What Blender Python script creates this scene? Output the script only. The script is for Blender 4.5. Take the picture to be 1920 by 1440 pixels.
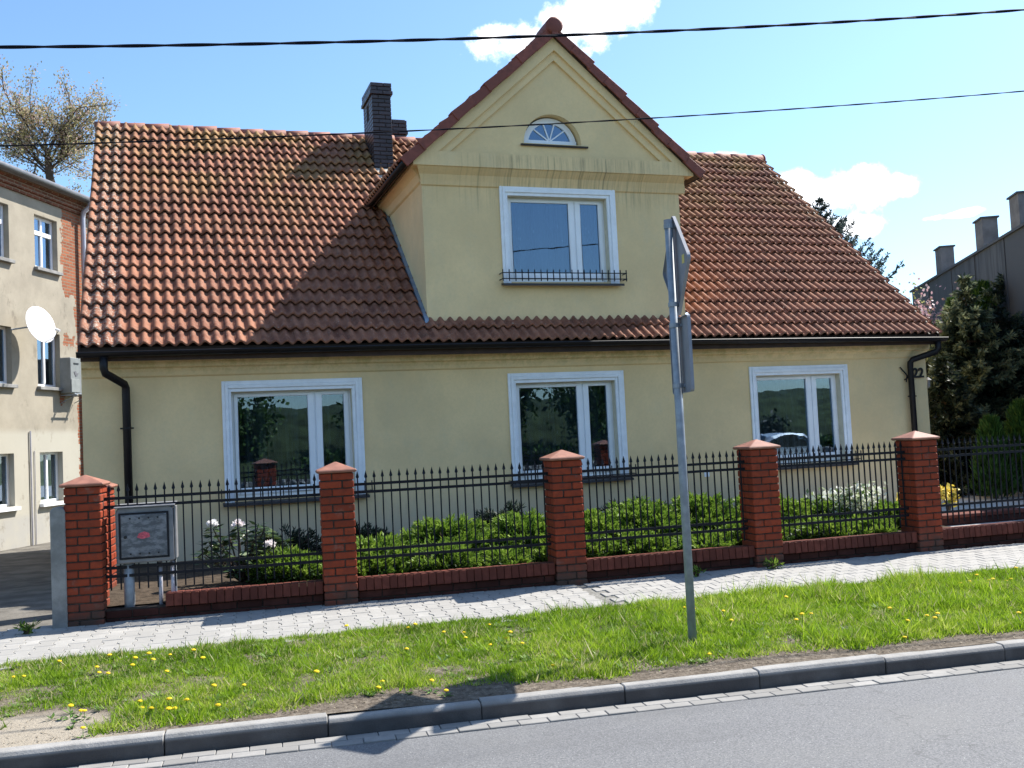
import bpy, bmesh, math, random
import numpy as np
from mathutils import Vector, Matrix

# ------------------------------------------------------------------ camera, world, sun, exposure
scn = bpy.context.scene
for o in list(bpy.data.objects): bpy.data.objects.remove(o)
COL = scn.collection
rad = math.radians
SUN = Vector((.852, .226, 1.0)).normalized()          # towards the sun
def set_camera():
    yaw, pitch, roll = rad(18.97), rad(2.98), rad(-2.81)
    f = Vector((math.sin(yaw)*math.cos(pitch), math.cos(yaw)*math.cos(pitch), math.sin(pitch)))
    r = Vector((math.cos(yaw), -math.sin(yaw), 0)); u = r.cross(f)
    c, s = math.cos(roll), math.sin(roll)
    r2 = c*r + s*u; u2 = -s*r + c*u
    m = Matrix(((r2.x, u2.x, -f.x, 0), (r2.y, u2.y, -f.y, 0), (r2.z, u2.z, -f.z, 0), (0, 0, 0, 1)))
    cd = bpy.data.cameras.new('camera'); co = bpy.data.objects.new('camera', cd); COL.objects.link(co)
    co.matrix_world = m
    cd.sensor_width = 36; cd.lens = 1875/1920*36; cd.clip_start = .05; cd.clip_end = 3000
    scn.camera = co
set_camera()
scn.view_settings.view_transform = 'Standard'
scn.view_settings.look = 'None'
scn.view_settings.gamma = 1
scn.view_settings.use_curve_mapping = False
scn.view_settings.exposure = 1.22

def build_world():
    w = bpy.data.worlds.new('World'); scn.world = w; w.use_nodes = True
    nt = w.node_tree; N = nt.nodes; L = nt.links; N.clear()
    out = N.new('ShaderNodeOutputWorld'); bg = N.new('ShaderNodeBackground'); bg.inputs[1].default_value = .10
    sky = N.new('ShaderNodeTexSky'); sky.sky_type = 'NISHITA'; sky.sun_disc = False
    sky.sun_elevation = math.asin(SUN.z); sky.sun_rotation = math.atan2(SUN.x, SUN.y)
    sky.altitude = 100; sky.air_density = 1.0; sky.dust_density = .8; sky.ozone_density = 2.2
    tc = N.new('ShaderNodeTexCoord')
    # cumulus clouds: soft elliptical masses broken up by noise, at their direction in the sky
    nz = N.new('ShaderNodeTexNoise'); nz.inputs['Scale'].default_value = 26; nz.inputs['Detail'].default_value = 7; nz.inputs['Roughness'].default_value = .62
    L.new(tc.outputs['Generated'], nz.inputs['Vector'])
    clouds = [((.3755, .8447, .3815), .088, .034, 24), ((.3150, .8650, .3720), .050, .022, 10), ((.6005, .7712, .2106), .064, .024, 4), ((.5640, .7960, .2190), .028, .022, 0), ((.6000,.7790,.1830), .044, .014, -6),
              ((.6745, .7165, .1800), .030, .0045, 3), ((.5056, .8246, .2520), .022, .010, 8), ((.2200, .8900, .5200), .10, .03, 10),
              ((-.62, .55, .42), .16, .05, 5), ((-.3, -.8, .45), .2, .07, 10), ((.5, -.75, .38), .18, .06, -8), ((-.75, -.5, .35), .2, .05, 4), ((.1, -.9, .3), .14, .035, 4)]
    tot = None
    for c, a, b, tilt in clouds:
        c = Vector(c).normalized()
        rt = c.cross(Vector((0, 0, 1))).normalized(); up = rt.cross(c)
        q = Matrix.Rotation(rad(-tilt), 3, c); rt = q @ rt; up = q @ up
        sub = N.new('ShaderNodeVectorMath'); sub.operation = 'SUBTRACT'; L.new(tc.outputs['Generated'], sub.inputs[0]); sub.inputs[1].default_value = c
        ds = []
        for ax, sc in ((rt, a), (up, b)):
            d = N.new('ShaderNodeVectorMath'); d.operation = 'DOT_PRODUCT'; L.new(sub.outputs[0], d.inputs[0]); d.inputs[1].default_value = ax/sc
            p = N.new('ShaderNodeMath'); p.operation = 'POWER'; ab = N.new('ShaderNodeMath'); ab.operation = 'ABSOLUTE'
            L.new(d.outputs['Value'], ab.inputs[0]); L.new(ab.outputs[0], p.inputs[0]); p.inputs[1].default_value = 2; ds.append(p)
        # the far side of the sphere never matches: sub is long there
        ad = N.new('ShaderNodeMath'); ad.operation = 'ADD'; L.new(ds[0].outputs[0], ad.inputs[0]); L.new(ds[1].outputs[0], ad.inputs[1])
        ln = N.new('ShaderNodeVectorMath'); ln.operation = 'LENGTH'; L.new(sub.outputs[0], ln.inputs[0])
        l2 = N.new('ShaderNodeMath'); l2.operation = 'MULTIPLY_ADD'; L.new(ln.outputs['Value'], l2.inputs[0]); l2.inputs[1].default_value = 1.0; L.new(ad.outputs[0], l2.inputs[2])
        iv = N.new('ShaderNodeMath'); iv.operation = 'SUBTRACT'; iv.inputs[0].default_value = 1.0; L.new(l2.outputs[0], iv.inputs[1])
        if tot is None: tot = iv
        else:
            mx = N.new('ShaderNodeMath'); mx.operation = 'MAXIMUM'; L.new(tot.outputs[0], mx.inputs[0]); L.new(iv.outputs[0], mx.inputs[1]); tot = mx
    ma = N.new('ShaderNodeMath'); ma.operation = 'MULTIPLY_ADD'; L.new(nz.outputs['Fac'], ma.inputs[0]); ma.inputs[1].default_value = 3.6; ma.inputs[2].default_value = -1.95
    cl = N.new('ShaderNodeMath'); cl.operation = 'MAXIMUM'; L.new(tot.outputs[0], cl.inputs[0]); cl.inputs[1].default_value = -2.2
    sm = N.new('ShaderNodeMath'); sm.operation = 'ADD'; L.new(cl.outputs[0], sm.inputs[0]); L.new(ma.outputs[0], sm.inputs[1])
    mr = N.new('ShaderNodeMapRange'); mr.interpolation_type = 'SMOOTHSTEP'; mr.inputs['From Min'].default_value = -.1; mr.inputs['From Max'].default_value = .75
    L.new(sm.outputs[0], mr.inputs['Value'])
    mix = N.new('ShaderNodeMix'); mix.data_type = 'RGBA'; L.new(mr.outputs[0], mix.inputs['Factor']); tint = N.new('ShaderNodeMix'); tint.data_type = 'RGBA'; tint.blend_type = 'MULTIPLY'; tint.inputs['Factor'].default_value = 1; L.new(sky.outputs[0], tint.inputs['A']); tint.inputs['B'].default_value = (.83, .985, 1.08, 1); L.new(tint.outputs['Result'], mix.inputs['A']); mix.inputs['B'].default_value = (9.5, 9.6, 9.9, 1)
    L.new(mix.outputs['Result'], bg.inputs[0]); L.new(bg.outputs[0], out.inputs[0])
build_world()
sl = bpy.data.lights.new('sun', 'SUN'); sl.energy = 4.6; sl.angle = rad(.5); sl.color = (1, .955, .88)
so = bpy.data.objects.new('sun', sl); COL.objects.link(so)
so.rotation_euler = SUN.to_track_quat('Z', 'Y').to_euler(); so.location = (20, 10, 30)

# ------------------------------------------------------------------ helpers
rng = np.random.default_rng(7); random.seed(7)

class MB:
    """collects geometry; build() links it as one mesh object"""
    def __init__(s): s.v = []; s.f = []; s.m = []; s.mi = 0
    def face(s, idx): s.f.append(tuple(idx)); s.m.append(s.mi)
    def box(s, a, b, M=None):
        (x0, y0, z0), (x1, y1, z1) = a, b; k = len(s.v)
        pts = [(x0,y0,z0),(x1,y0,z0),(x1,y1,z0),(x0,y1,z0),(x0,y0,z1),(x1,y0,z1),(x1,y1,z1),(x0,y1,z1)]
        if M is not None: pts = [tuple(M @ Vector(p)) for p in pts]
        s.v += pts
        for q in ((0,3,2,1),(4,5,6,7),(0,1,5,4),(1,2,6,5),(2,3,7,6),(3,0,4,7)): s.face([k+i for i in q])
        return s
    def prism(s, poly, ext, M=None):
        """poly: 3D points, ext: extrusion vector"""
        k = len(s.v); n = len(poly); e = Vector(ext)
        pts = [Vector(p) for p in poly] + [Vector(p)+e for p in poly]
        if M is not None: pts = [M @ p for p in pts]
        s.v += [tuple(p) for p in pts]
        s.face(range(k+n-1, k-1, -1)); s.face(range(k+n, k+2*n))
        for i in range(n):
            j = (i+1) % n; s.face((k+i, k+j, k+n+j, k+n+i))
        return s
    def tube(s, pts, r, n=8, caps=True):
        pts = [Vector(p) for p in pts]; rr = r if hasattr(r, '__len__') else [r]*len(pts); k0 = len(s.v)
        up = Vector((0, 0, 1)); prev = None
        for i, p in enumerate(pts):
            t = (pts[min(i+1, len(pts)-1)] - pts[max(i-1, 0)]).normalized()
            if prev is None:
                a = t.cross(up if abs(t.z) < .95 else Vector((1, 0, 0))).normalized()
            else: a = (prev - t*prev.dot(t)).normalized()
            prev = a; b = t.cross(a)
            for j in range(n):
                w = 2*math.pi*j/n; q = p + (a*math.cos(w) + b*math.sin(w))*rr[i]; s.v.append(tuple(q))
        for i in range(len(pts)-1):
            for j in range(n):
                k = k0+i*n; s.face((k+j, k+(j+1) % n, k+n+(j+1) % n, k+n+j))
        if caps:
            s.face(range(k0+n-1, k0-1, -1)); k = k0+(len(pts)-1)*n; s.face(range(k, k+n))
        return s
    def lathe(s, prof, n=16, c=(0, 0, 0), M=None):
        """prof: (r,z) list, around z"""
        k0 = len(s.v)
        for r, z in prof:
            for j in range(n):
                w = 2*math.pi*j/n; p = Vector((c[0]+r*math.cos(w), c[1]+r*math.sin(w), c[2]+z))
                s.v.append(tuple(M @ p if M is not None else p))
        for i in range(len(prof)-1):
            for j in range(n):
                k = k0+i*n; s.face((k+j, k+(j+1) % n, k+n+(j+1) % n, k+n+j))
        return s
    def mesh(s, name):
        me = bpy.data.meshes.new(name); me.from_pydata(s.v, [], s.f)
        if any(s.m): me.polygons.foreach_set('material_index', s.m)
        return me
    def build(s, name, mat, parent=None, smooth=False, bevel=0, loc=None, rz=None):
        me = s.mesh(name)
        return finish(name, me, mat, parent, smooth, bevel, loc, rz)

def bevel_mesh(me, w, seg=1):
    bm = bmesh.new(); bm.from_mesh(me); bmesh.ops.remove_doubles(bm, verts=bm.verts, dist=1e-5)
    bmesh.ops.bevel(bm, geom=[e for e in bm.edges if len(e.link_faces) == 2 and e.calc_face_angle(0) > .5], offset=w, segments=seg, profile=.6, affect='EDGES', clamp_overlap=True)
    bm.to_mesh(me); bm.free()

def finish(name, me, mat, parent=None, smooth=False, bevel=0, loc=None, rz=None):
    if bevel: bevel_mesh(me, bevel)
    for m in (mat if isinstance(mat, (list, tuple)) else [mat]): me.materials.append(m)
    if smooth: me.shade_smooth()
    o = bpy.data.objects.new(name, me); COL.objects.link(o)
    if parent: o.parent = parent
    if loc is not None: o.location = loc
    if rz is not None: o.rotation_euler = (0, 0, rz)
    return o

def inst(name, me, parent, loc, rot=(0, 0, 0), scale=None):
    o = bpy.data.objects.new(name, me); COL.objects.link(o); o.parent = parent; o.location = loc; o.rotation_euler = rot
    if scale is not None: o.scale = scale
    return o

def empty(name, loc=(0, 0, 0), rz=0, parent=None):
    o = bpy.data.objects.new(name, None); COL.objects.link(o); o.location = loc; o.rotation_euler = (0, 0, rz); o.empty_display_size = .2
    if parent: o.parent = parent
    return o

def tag(o, label, cat, group=None, kind=None):
    o['label'] = label; o['category'] = cat
    if group: o['group'] = group
    if kind: o['kind'] = kind
    return o
def struct(o, label=None, cat=None, kind='structure'):
    o['kind'] = kind
    if label: o['label'] = label
    if cat: o['category'] = cat
    return o

def fast(name, V, F, mat, parent=None, rnd=None, smooth=False):
    """numpy mesh: V (n,3), F (m,3|4); rnd: one value per face"""
    V = np.asarray(V, np.float32); F = np.asarray(F, np.int32); m, k = F.shape
    me = bpy.data.meshes.new(name); me.vertices.add(len(V)); me.vertices.foreach_set('co', V.ravel())
    me.loops.add(m*k); me.loops.foreach_set('vertex_index', F.ravel())
    me.polygons.add(m); me.polygons.foreach_set('loop_start', np.arange(0, m*k, k, dtype=np.int32))
    me.update(calc_edges=True)
    if rnd is not None:
        a = me.attributes.new('rnd', 'FLOAT', 'FACE'); a.data.foreach_set('value', np.asarray(rnd, np.float32))
    return finish(name, me, mat, parent, smooth)

def leafmesh(P, A, B):
    """rhombic leaves: base P, length vector A, half width vector B"""
    P, A, B = map(np.asarray, (P, A, B)); n = len(P)
    V = np.stack([P, P+.5*A+B, P+A, P+.5*A-B], 1).reshape(-1, 3)
    return V, np.arange(4*n).reshape(n, 4)

def unit(a): return a/np.maximum(np.linalg.norm(a, axis=-1, keepdims=True), 1e-9)
def rdir(n): return unit(rng.normal(size=(n, 3)))
def perp(A, R=None):
    R = rdir(len(A)) if R is None else R
    return unit(np.cross(A, R))

_g = rng.random((64, 64))
def vnoise(x, y, sc):
    x = np.asarray(x)*sc+100; y = np.asarray(y)*sc+100; i = np.floor(x).astype(int); j = np.floor(y).astype(int); u = x-i; v = y-j
    u = u*u*(3-2*u); v = v*v*(3-2*v); g = lambda a, b: _g[a % 64, b % 64]
    return (g(i, j)*(1-u)+g(i+1, j)*u)*(1-v)+(g(i, j+1)*(1-u)+g(i+1, j+1)*u)*v

# ------------------------------------------------------------------ materials
class NT:
    def __init__(s, name):
        s.m = bpy.data.materials.new(name); s.m.use_nodes = True; s.t = s.m.node_tree; s.t.nodes.clear()
        s.out = s.n('ShaderNodeOutputMaterial'); s.b = s.n('ShaderNodeBsdfPrincipled'); s.l(s.b.outputs[0], s.out.inputs[0])
        s.pos = s.n('ShaderNodeNewGeometry').outputs['Position']
    def n(s, t, **kw):
        x = s.t.nodes.new(t)
        for k, v in kw.items(): setattr(x, k, v)
        return x
    def l(s, a, b): s.t.links.new(a, b)
    def mapped(s, scale=(1, 1, 1), loc=(0, 0, 0), rot=(0, 0, 0), src=None):
        x = s.n('ShaderNodeMapping'); s.l(src or s.pos, x.inputs[0]); x.inputs['Scale'].default_value = scale; x.inputs['Location'].default_value = loc; x.inputs['Rotation'].default_value = rot
        return x.outputs[0]
    def noise(s, scale, detail=4, rough=.55, vec=None):
        x = s.n('ShaderNodeTexNoise'); x.inputs['Scale'].default_value = scale; x.inputs['Detail'].default_value = detail; x.inputs['Roughness'].default_value = rough
        s.l(vec if vec is not None else s.pos, x.inputs['Vector']); return x.outputs['Fac']
    def rng(s, v, a, b, c=0, d=1, smooth=True):
        x = s.n('ShaderNodeMapRange'); x.interpolation_type = 'SMOOTHSTEP' if smooth else 'LINEAR'
        s.l(v, x.inputs['Value'])
        for k, q in zip(('From Min', 'From Max', 'To Min', 'To Max'), (a, b, c, d)): x.inputs[k].default_value = q
        return x.outputs[0]
    def math(s, op, a, b=None, c=None):
        x = s.n('ShaderNodeMath', operation=op)
        for i, q in enumerate((a, b, c)):
            if q is None: continue
            if isinstance(q, (int, float)): x.inputs[i].default_value = q
            else: s.l(q, x.inputs[i])
        return x.outputs[0]
    def mix(s, fac, a, b, mode='MIX'):
        x = s.n('ShaderNodeMix', data_type='RGBA', blend_type=mode)
        for k, q in (('Factor', fac), ('A', a), ('B', b)):
            if isinstance(q, (int, float)): x.inputs[k].default_value = q
            elif isinstance(q, tuple): x.inputs[k].default_value = (*q, 1) if len(q) == 3 else q
            else: s.l(q, x.inputs[k])
        return x.outputs['Result']
    def ramp(s, fac, stops):
        x = s.n('ShaderNodeValToRGB'); s.l(fac, x.inputs[0]); e = x.color_ramp.elements
        while len(e) < len(stops): e.new(.5)
        for q, (p, c) in zip(e, stops): q.position = p; q.color = (*c, 1)
        return x.outputs[0]
    def attr(s, name):
        x = s.n('ShaderNodeAttribute'); x.attribute_name = name; return x.outputs['Fac']
    def objrand(s): return s.n('ShaderNodeObjectInfo').outputs['Random']
    def xyz(s):
        x = s.n('ShaderNodeSeparateXYZ'); s.l(s.pos, x.inputs[0]); return x.outputs
    def col(s, c): 
        if isinstance(c, tuple): s.b.inputs['Base Color'].default_value = (*c, 1)
        else: s.l(c, s.b.inputs['Base Color'])
    def set(s, rough=.8, spec=.3, metal=0):
        s.b.inputs['Roughness'].default_value = rough; s.b.inputs['Specular IOR Level'].default_value = spec; s.b.inputs['Metallic'].default_value = metal
    def bump(s, h, strength=.3, dist=.01):
        x = s.n('ShaderNodeBump'); x.inputs['Strength'].default_value = strength; x.inputs['Distance'].default_value = dist; s.l(h, x.inputs['Height']); s.l(x.outputs[0], s.b.inputs['Normal'])

def sc(c, k): return tuple(min(1, q*k) for q in c)
def simple(name, c, rough=.7, spec=.3, var=.12, vs=6, bump=0, bs=80, metal=0, orand=0, dist=.005):
    t = NT(name); col = t.mix(t.rng(t.noise(vs, 5), .3, .7), sc(c, 1-var), sc(c, 1+var))
    if orand: col = t.mix(t.objrand(), col, sc(c, 1-orand))
    t.col(col); t.set(rough, spec, metal)
    if bump: t.bump(t.noise(bs, 4), bump, dist)
    return t.m

def leafmat(name, stops, trans=.3, rough=.55, spec=.25):
    t = NT(name); c = t.ramp(t.attr('rnd'), stops); t.col(c); t.set(rough, spec)
    tr = t.n('ShaderNodeBsdfTranslucent'); t.l(c, tr.inputs[0]); mx = t.n('ShaderNodeMixShader'); mx.inputs[0].default_value = trans
    t.l(t.b.outputs[0], mx.inputs[1]); t.l(tr.outputs[0], mx.inputs[2]); t.l(mx.outputs[0], t.out.inputs[0])
    return t.m

def m_plaster():
    t = NT('yellow_render'); base = (.80, .595, .320)
    c = t.mix(t.rng(t.noise(1.1, 5, .6), .3, .72), sc(base, .90), sc(base, 1.06))
    c = t.mix(t.rng(t.noise(.5, 6, .7, t.mapped((1, 1, .5), (3, 1, 7))), .50, .75, 0, .35), c, (.52, .46, .30))
    c = t.mix(t.rng(t.noise(3.2, 6, .75, t.mapped((1, 1, .7), (8, 2, 3))), .50, .72, 0, .22), c, (.62, .54, .36))
    c = t.mix(t.rng(t.noise(28, 4, .7), .35, .7, 0, .16), c, (.52, .42, .24))
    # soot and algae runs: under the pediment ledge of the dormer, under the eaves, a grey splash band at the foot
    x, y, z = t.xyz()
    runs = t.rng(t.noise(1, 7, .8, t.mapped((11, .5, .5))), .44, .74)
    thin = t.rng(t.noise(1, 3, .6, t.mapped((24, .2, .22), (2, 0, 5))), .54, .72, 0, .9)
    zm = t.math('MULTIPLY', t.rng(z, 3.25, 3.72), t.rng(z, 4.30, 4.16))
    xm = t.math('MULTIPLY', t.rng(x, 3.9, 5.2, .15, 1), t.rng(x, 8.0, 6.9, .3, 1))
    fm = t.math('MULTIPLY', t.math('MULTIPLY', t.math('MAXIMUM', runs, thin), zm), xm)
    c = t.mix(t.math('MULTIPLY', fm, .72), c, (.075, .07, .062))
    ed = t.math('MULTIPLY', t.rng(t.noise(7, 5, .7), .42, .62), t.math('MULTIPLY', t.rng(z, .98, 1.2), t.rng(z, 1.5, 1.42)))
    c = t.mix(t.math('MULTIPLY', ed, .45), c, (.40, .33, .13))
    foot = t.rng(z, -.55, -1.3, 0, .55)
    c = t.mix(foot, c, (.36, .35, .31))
    t.col(c); t.set(.9, .15); t.bump(t.math('ADD', t.noise(160, 3), t.math('MULTIPLY', t.noise(11, 4), 1.6)), .3, .004); return t.m
def m_tile():
    t = NT('clay_roof_tile'); x, y, z = t.xyz()
    cell = t.n('ShaderNodeTexWhiteNoise', noise_dimensions='3D')
    fl = t.n('ShaderNodeVectorMath', operation='FLOOR'); t.l(t.mapped((1/.3033, 1/.2434, 0), (.04, .2, 0)), fl.inputs[0]); t.l(fl.outputs[0], cell.inputs[0])
    base = t.mix(cell.outputs['Value'], (.275, .112, .064), (.160, .062, .038))
    base = t.mix(t.rng(t.noise(9, 4), .35, .7, 0, .5), base, (.33, .165, .105))
    # lichen and ochre weathering, heavier towards the ridge
    up = t.rng(z, 2.6, 5.9, 0.0, .8)
    och = t.math('MULTIPLY', t.rng(t.noise(1.3, 5, .6), .40, .66), up)
    base = t.mix(och, base, (.29, .175, .065))
    moss = t.math('MULTIPLY', t.rng(t.noise(5, 5, .7), .52, .70), t.rng(t.noise(.8, 3), .45, .6))
    base = t.mix(t.math('MULTIPLY', moss, .75), base, (.075, .045, .03)); base = t.mix(t.math('GREATER_THAN', cell.outputs['Value'], .975), base, (.30, .13, .075))
    spk = t.math('MULTIPLY', t.rng(t.noise(42, 2, .5), .66, .72), t.rng(t.noise(.9, 3), .40, .58))
    spk = t.math('MAXIMUM', spk, t.math('MULTIPLY', t.rng(t.noise(34, 2, .5), .55, .62), t.rng(t.math('ABSOLUTE', t.math('ADD', x, .80)), .30, .12)))
    base = t.mix(t.math('MULTIPLY', spk, .75), base, (.40, .38, .32))
    t.col(base); t.set(.78, .16); t.bump(t.noise(120, 3), .2, .003); return t.m
def m_brick():
    t = NT('red_clinker_brick'); r = t.objrand()
    c = t.ramp(r, [(0, (.25, .042, .017)), (.5, (.30, .052, .021)), (1, (.20, .035, .015))])
    c = t.mix(t.rng(t.noise(14, 5), .35, .75, 0, .65), c, (.13, .030, .018))
    c = t.mix(t.math('MULTIPLY', t.rng(t.noise(3.5, 6, .7), .58, .74), .35), c, (.34, .25, .20)); c = t.mix(t.rng(t.noise(26, 4, .7, t.mapped((1, 1, .35))), .58, .7, 0, .5), c, (.09, .035, .025))
    x, y, z = t.xyz()
    c = t.mix(t.math('MULTIPLY', t.rng(z, -1.22, -1.55), t.rng(t.noise(6, 5), .25, .6, .35, .9)), c, (.055, .045, .036))
    t.col(c); t.set(.65, .15); t.bump(t.noise(90, 4), .2, .003); return t.m
def m_asphalt():
    t = NT('asphalt'); c = t.mix(t.rng(t.noise(75, 3, .8), .35, .65), (.085, .086, .090), (.170, .171, .175))
    c = t.mix(t.rng(t.noise(1.2, 5), .4, .7, 0, .35), c, (.155, .153, .147))
    c = t.mix(t.rng(t.noise(110, 1), .70, .74), c, (.36, .36, .35))
    c = t.mix(t.rng(t.noise(.55, 6, .6, t.mapped((.35, 2.2, 1), (1, 4, 0), (0, 0, .107))), .50, .68, 0, .5), c, (.085, .086, .09))
    cr = t.n('ShaderNodeTexVoronoi', feature='DISTANCE_TO_EDGE'); cr.inputs['Scale'].default_value = .55; wv = t.n('ShaderNodeVectorMath', operation='ADD'); t.l(t.pos, wv.inputs[0]); nn = t.n('ShaderNodeTexNoise'); nn.inputs['Scale'].default_value = 2.5; t.l(t.pos, nn.inputs['Vector']); t.l(nn.outputs['Color'], wv.inputs[1]); t.l(wv.outputs[0], cr.inputs['Vector'])
    c = t.mix(t.math('MULTIPLY', t.rng(cr.outputs['Distance'], .006, .001), t.rng(t.noise(.5, 2), .5, .6, 0, .30)), c, (.03, .03, .03))
    t.col(c); t.set(.75, .35); t.bump(t.noise(160, 3, .8), .5, .006); return t.m
def m_concrete(name, c, var=.18, rough=.85, orand=.12):
    t = NT(name); q = t.mix(t.rng(t.noise(5, 6, .65), .3, .72), sc(c, 1-var), sc(c, 1+var)); q = t.mix(t.rng(t.noise(150, 2), .55, .7, 0, .35), q, sc(c, .62))
    q = t.mix(t.math('MULTIPLY', t.objrand(), 1), q, sc(c, 1-orand)) if orand else q
    t.col(q); t.set(rough, .25); t.bump(t.noise(120, 4), .25, .003); return t.m
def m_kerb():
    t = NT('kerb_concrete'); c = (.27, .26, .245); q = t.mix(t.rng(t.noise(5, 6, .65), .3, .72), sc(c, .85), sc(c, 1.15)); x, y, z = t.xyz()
    q = t.mix(t.math('MULTIPLY', t.rng(z, -1.755, -1.79), t.rng(t.noise(3, 5), .2, .6, .75, 1)), q, (.065, .060, .058))  # shade of the front face painted into the colour, below the top edge
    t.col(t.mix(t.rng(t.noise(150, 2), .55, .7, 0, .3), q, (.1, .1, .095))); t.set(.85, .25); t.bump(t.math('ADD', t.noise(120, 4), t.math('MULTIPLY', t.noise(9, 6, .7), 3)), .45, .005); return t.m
def m_soil():
    t = NT('dry_soil'); c = t.ramp(t.noise(22, 6, .7), [(.28, (.045, .036, .028)), (.45, (.115, .094, .073)), (.58, (.17, .142, .112)), (.75, (.27, .235, .19))])
    x, y, z = t.xyz(); dd = t.math('ADD', t.math('POWER', t.math('MULTIPLY', t.math('ADD', x, 1.3), .9), 2), t.math('POWER', t.math('MULTIPLY', t.math('SUBTRACT', y, 7.05), 1.7), 2))
    c = t.mix(t.math('MULTIPLY', t.rng(t.math('MULTIPLY_ADD', t.noise(4, 4), .8, dd), 1.5, .9), .75), c, (.36, .315, .25))
    t.col(c); t.set(.95, .1); t.bump(t.noise(45, 6, .7), .8, .02); return t.m
def m_glass(refl=3.8, tint=(.58, .64, .66)):
    t = NT('window_glass'); t.t.nodes.remove(t.b)
    tr = t.n('ShaderNodeBsdfTransparent'); tr.inputs[0].default_value = (*tint, 1); gl = t.n('ShaderNodeBsdfGlossy'); gl.inputs['Roughness'].default_value = .0; gl.inputs[0].default_value = (.64, .80, 1, 1)
    fr = t.n('ShaderNodeFresnel'); fr.inputs[0].default_value = 1.52; f = t.math('MINIMUM', t.math('MULTIPLY', fr.outputs[0], refl), .95)
    bp = t.n('ShaderNodeBump'); bp.inputs['Strength'].default_value = .05; bp.inputs['Distance'].default_value = .02; t.l(t.noise(1.7, 2), bp.inputs['Height']); t.l(bp.outputs[0], gl.inputs['Normal'])
    mx = t.n('ShaderNodeMixShader'); t.l(f, mx.inputs[0]); t.l(tr.outputs[0], mx.inputs[1]); t.l(gl.outputs[0], mx.inputs[2]); t.l(mx.outputs[0], t.out.inputs[0]); return t.m
def m_curtain():
    t = NT('net_curtain'); t.col((.80, .82, .84)); t.set(.9, .1); x, y, z = t.xyz()
    w = t.n('ShaderNodeTexVoronoi'); w.inputs['Scale'].default_value = 1; t.l(t.mapped((14, 1, 4.4)), w.inputs['Vector'])
    dots = t.rng(w.outputs['Distance'], .16, .08, 0, .35)
    a = t.math('ADD', t.rng(t.noise(1, 2, .5, t.mapped((11, 0, .15))), .3, .7, .12, .50), dots)
    tr = t.n('ShaderNodeBsdfTransparent'); mx = t.n('ShaderNodeMixShader'); t.l(a, mx.inputs[0]); t.l(tr.outputs[0], mx.inputs[1]); t.l(t.b.outputs[0], mx.inputs[2]); t.l(mx.outputs[0], t.out.inputs[0]); return t.m
def m_neighbour():
    t = NT('grey_beige_roughcast'); c = (.33, .295, .235)
    q = t.mix(t.rng(t.noise(1.3, 6, .65), .3, .7), sc(c, .86), sc(c, 1.1)); q = t.mix(t.rng(t.noise(55, 3), .5, .7, 0, .3), q, sc(c, .7))
    x, y, z = t.xyz()
    q = t.mix(t.math('MULTIPLY', t.rng(z, .75, .55), .75), q, (.43, .41, .35))
    q = t.mix(t.math('MULTIPLY', t.rng(z, -1.15, -1.35), t.rng(t.noise(2, 5), .3, .6, .3, .8)), q, (.35, .34, .32))
    st = t.math('MULTIPLY', t.rng(t.noise(2.2, 6, .75, t.mapped((1, 1, .6))), .57, .68), .55); q = t.mix(st, q, (.17, .145, .115))
    # bare brickwork where the render has fallen off (local wall coordinates)
    lp = t.n('ShaderNodeTexCoord').outputs['Object']; sp = t.n('ShaderNodeSeparateXYZ'); t.l(lp, sp.inputs[0]); s = sp.outputs[0]; h = sp.outputs[2]
    br = t.n('ShaderNodeTexBrick'); br.inputs['Scale'].default_value = 1; br.inputs['Brick Width'].default_value = .25; br.inputs['Row Height'].default_value = .077; br.inputs['Mortar Size'].default_value = .011
    cm = t.n('ShaderNodeCombineXYZ'); t.l(s, cm.inputs[0]); t.l(h, cm.inputs[1]); t.l(cm.outputs[0], br.inputs['Vector'])
    br.inputs['Color1'].default_value = (.32, .115, .06, 1); br.inputs['Color2'].default_value = (.22, .075, .042, 1); br.inputs['Mortar'].default_value = (.22, .18, .13, 1)
    wob = t.math('MULTIPLY_ADD', t.noise(3.5, 5, .6), .55, -.27)
    def blk(s0, s1, h0, h1, e=.1):
        a = t.math('MULTIPLY', t.rng(t.math('ADD', s, wob), s0-e, s0+e*.3), t.rng(t.math('ADD', s, wob), s1+e, s1-e*.3)); b = t.math('MULTIPLY', t.rng(t.math('ADD', h, wob), h0-e, h0+e*.3), t.rng(t.math('ADD', h, wob), h1+e, h1-e*.3))
        return t.rng(t.math('MULTIPLY', a, b), .4, .6)
    msk = t.math('MAXIMUM', blk(.72, 1.7, 4.0, 6.6), blk(1.22, 1.8, -.6, 6.6, .05)); msk = t.math('MAXIMUM', msk, blk(.62, 1.1, 2.75, 2.95, .05)); msk = t.math('MAXIMUM', msk, blk(.40, .62, 1.35, 1.50, .05))
    q = t.mix(msk, q, br.outputs['Color']); t.col(q); t.set(.95, .1)
    hgt = t.mix(msk, t.math('MULTIPLY_ADD', t.noise(70, 4), .35, .65), br.outputs['Fac']); 
    inv = t.math('MULTIPLY', br.outputs['Fac'], -.6); hh = t.mix(msk, t.math('MULTIPLY_ADD', t.noise(70, 4), .3, .7), inv); t.bump(hh, .6, .02); return t.m
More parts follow.
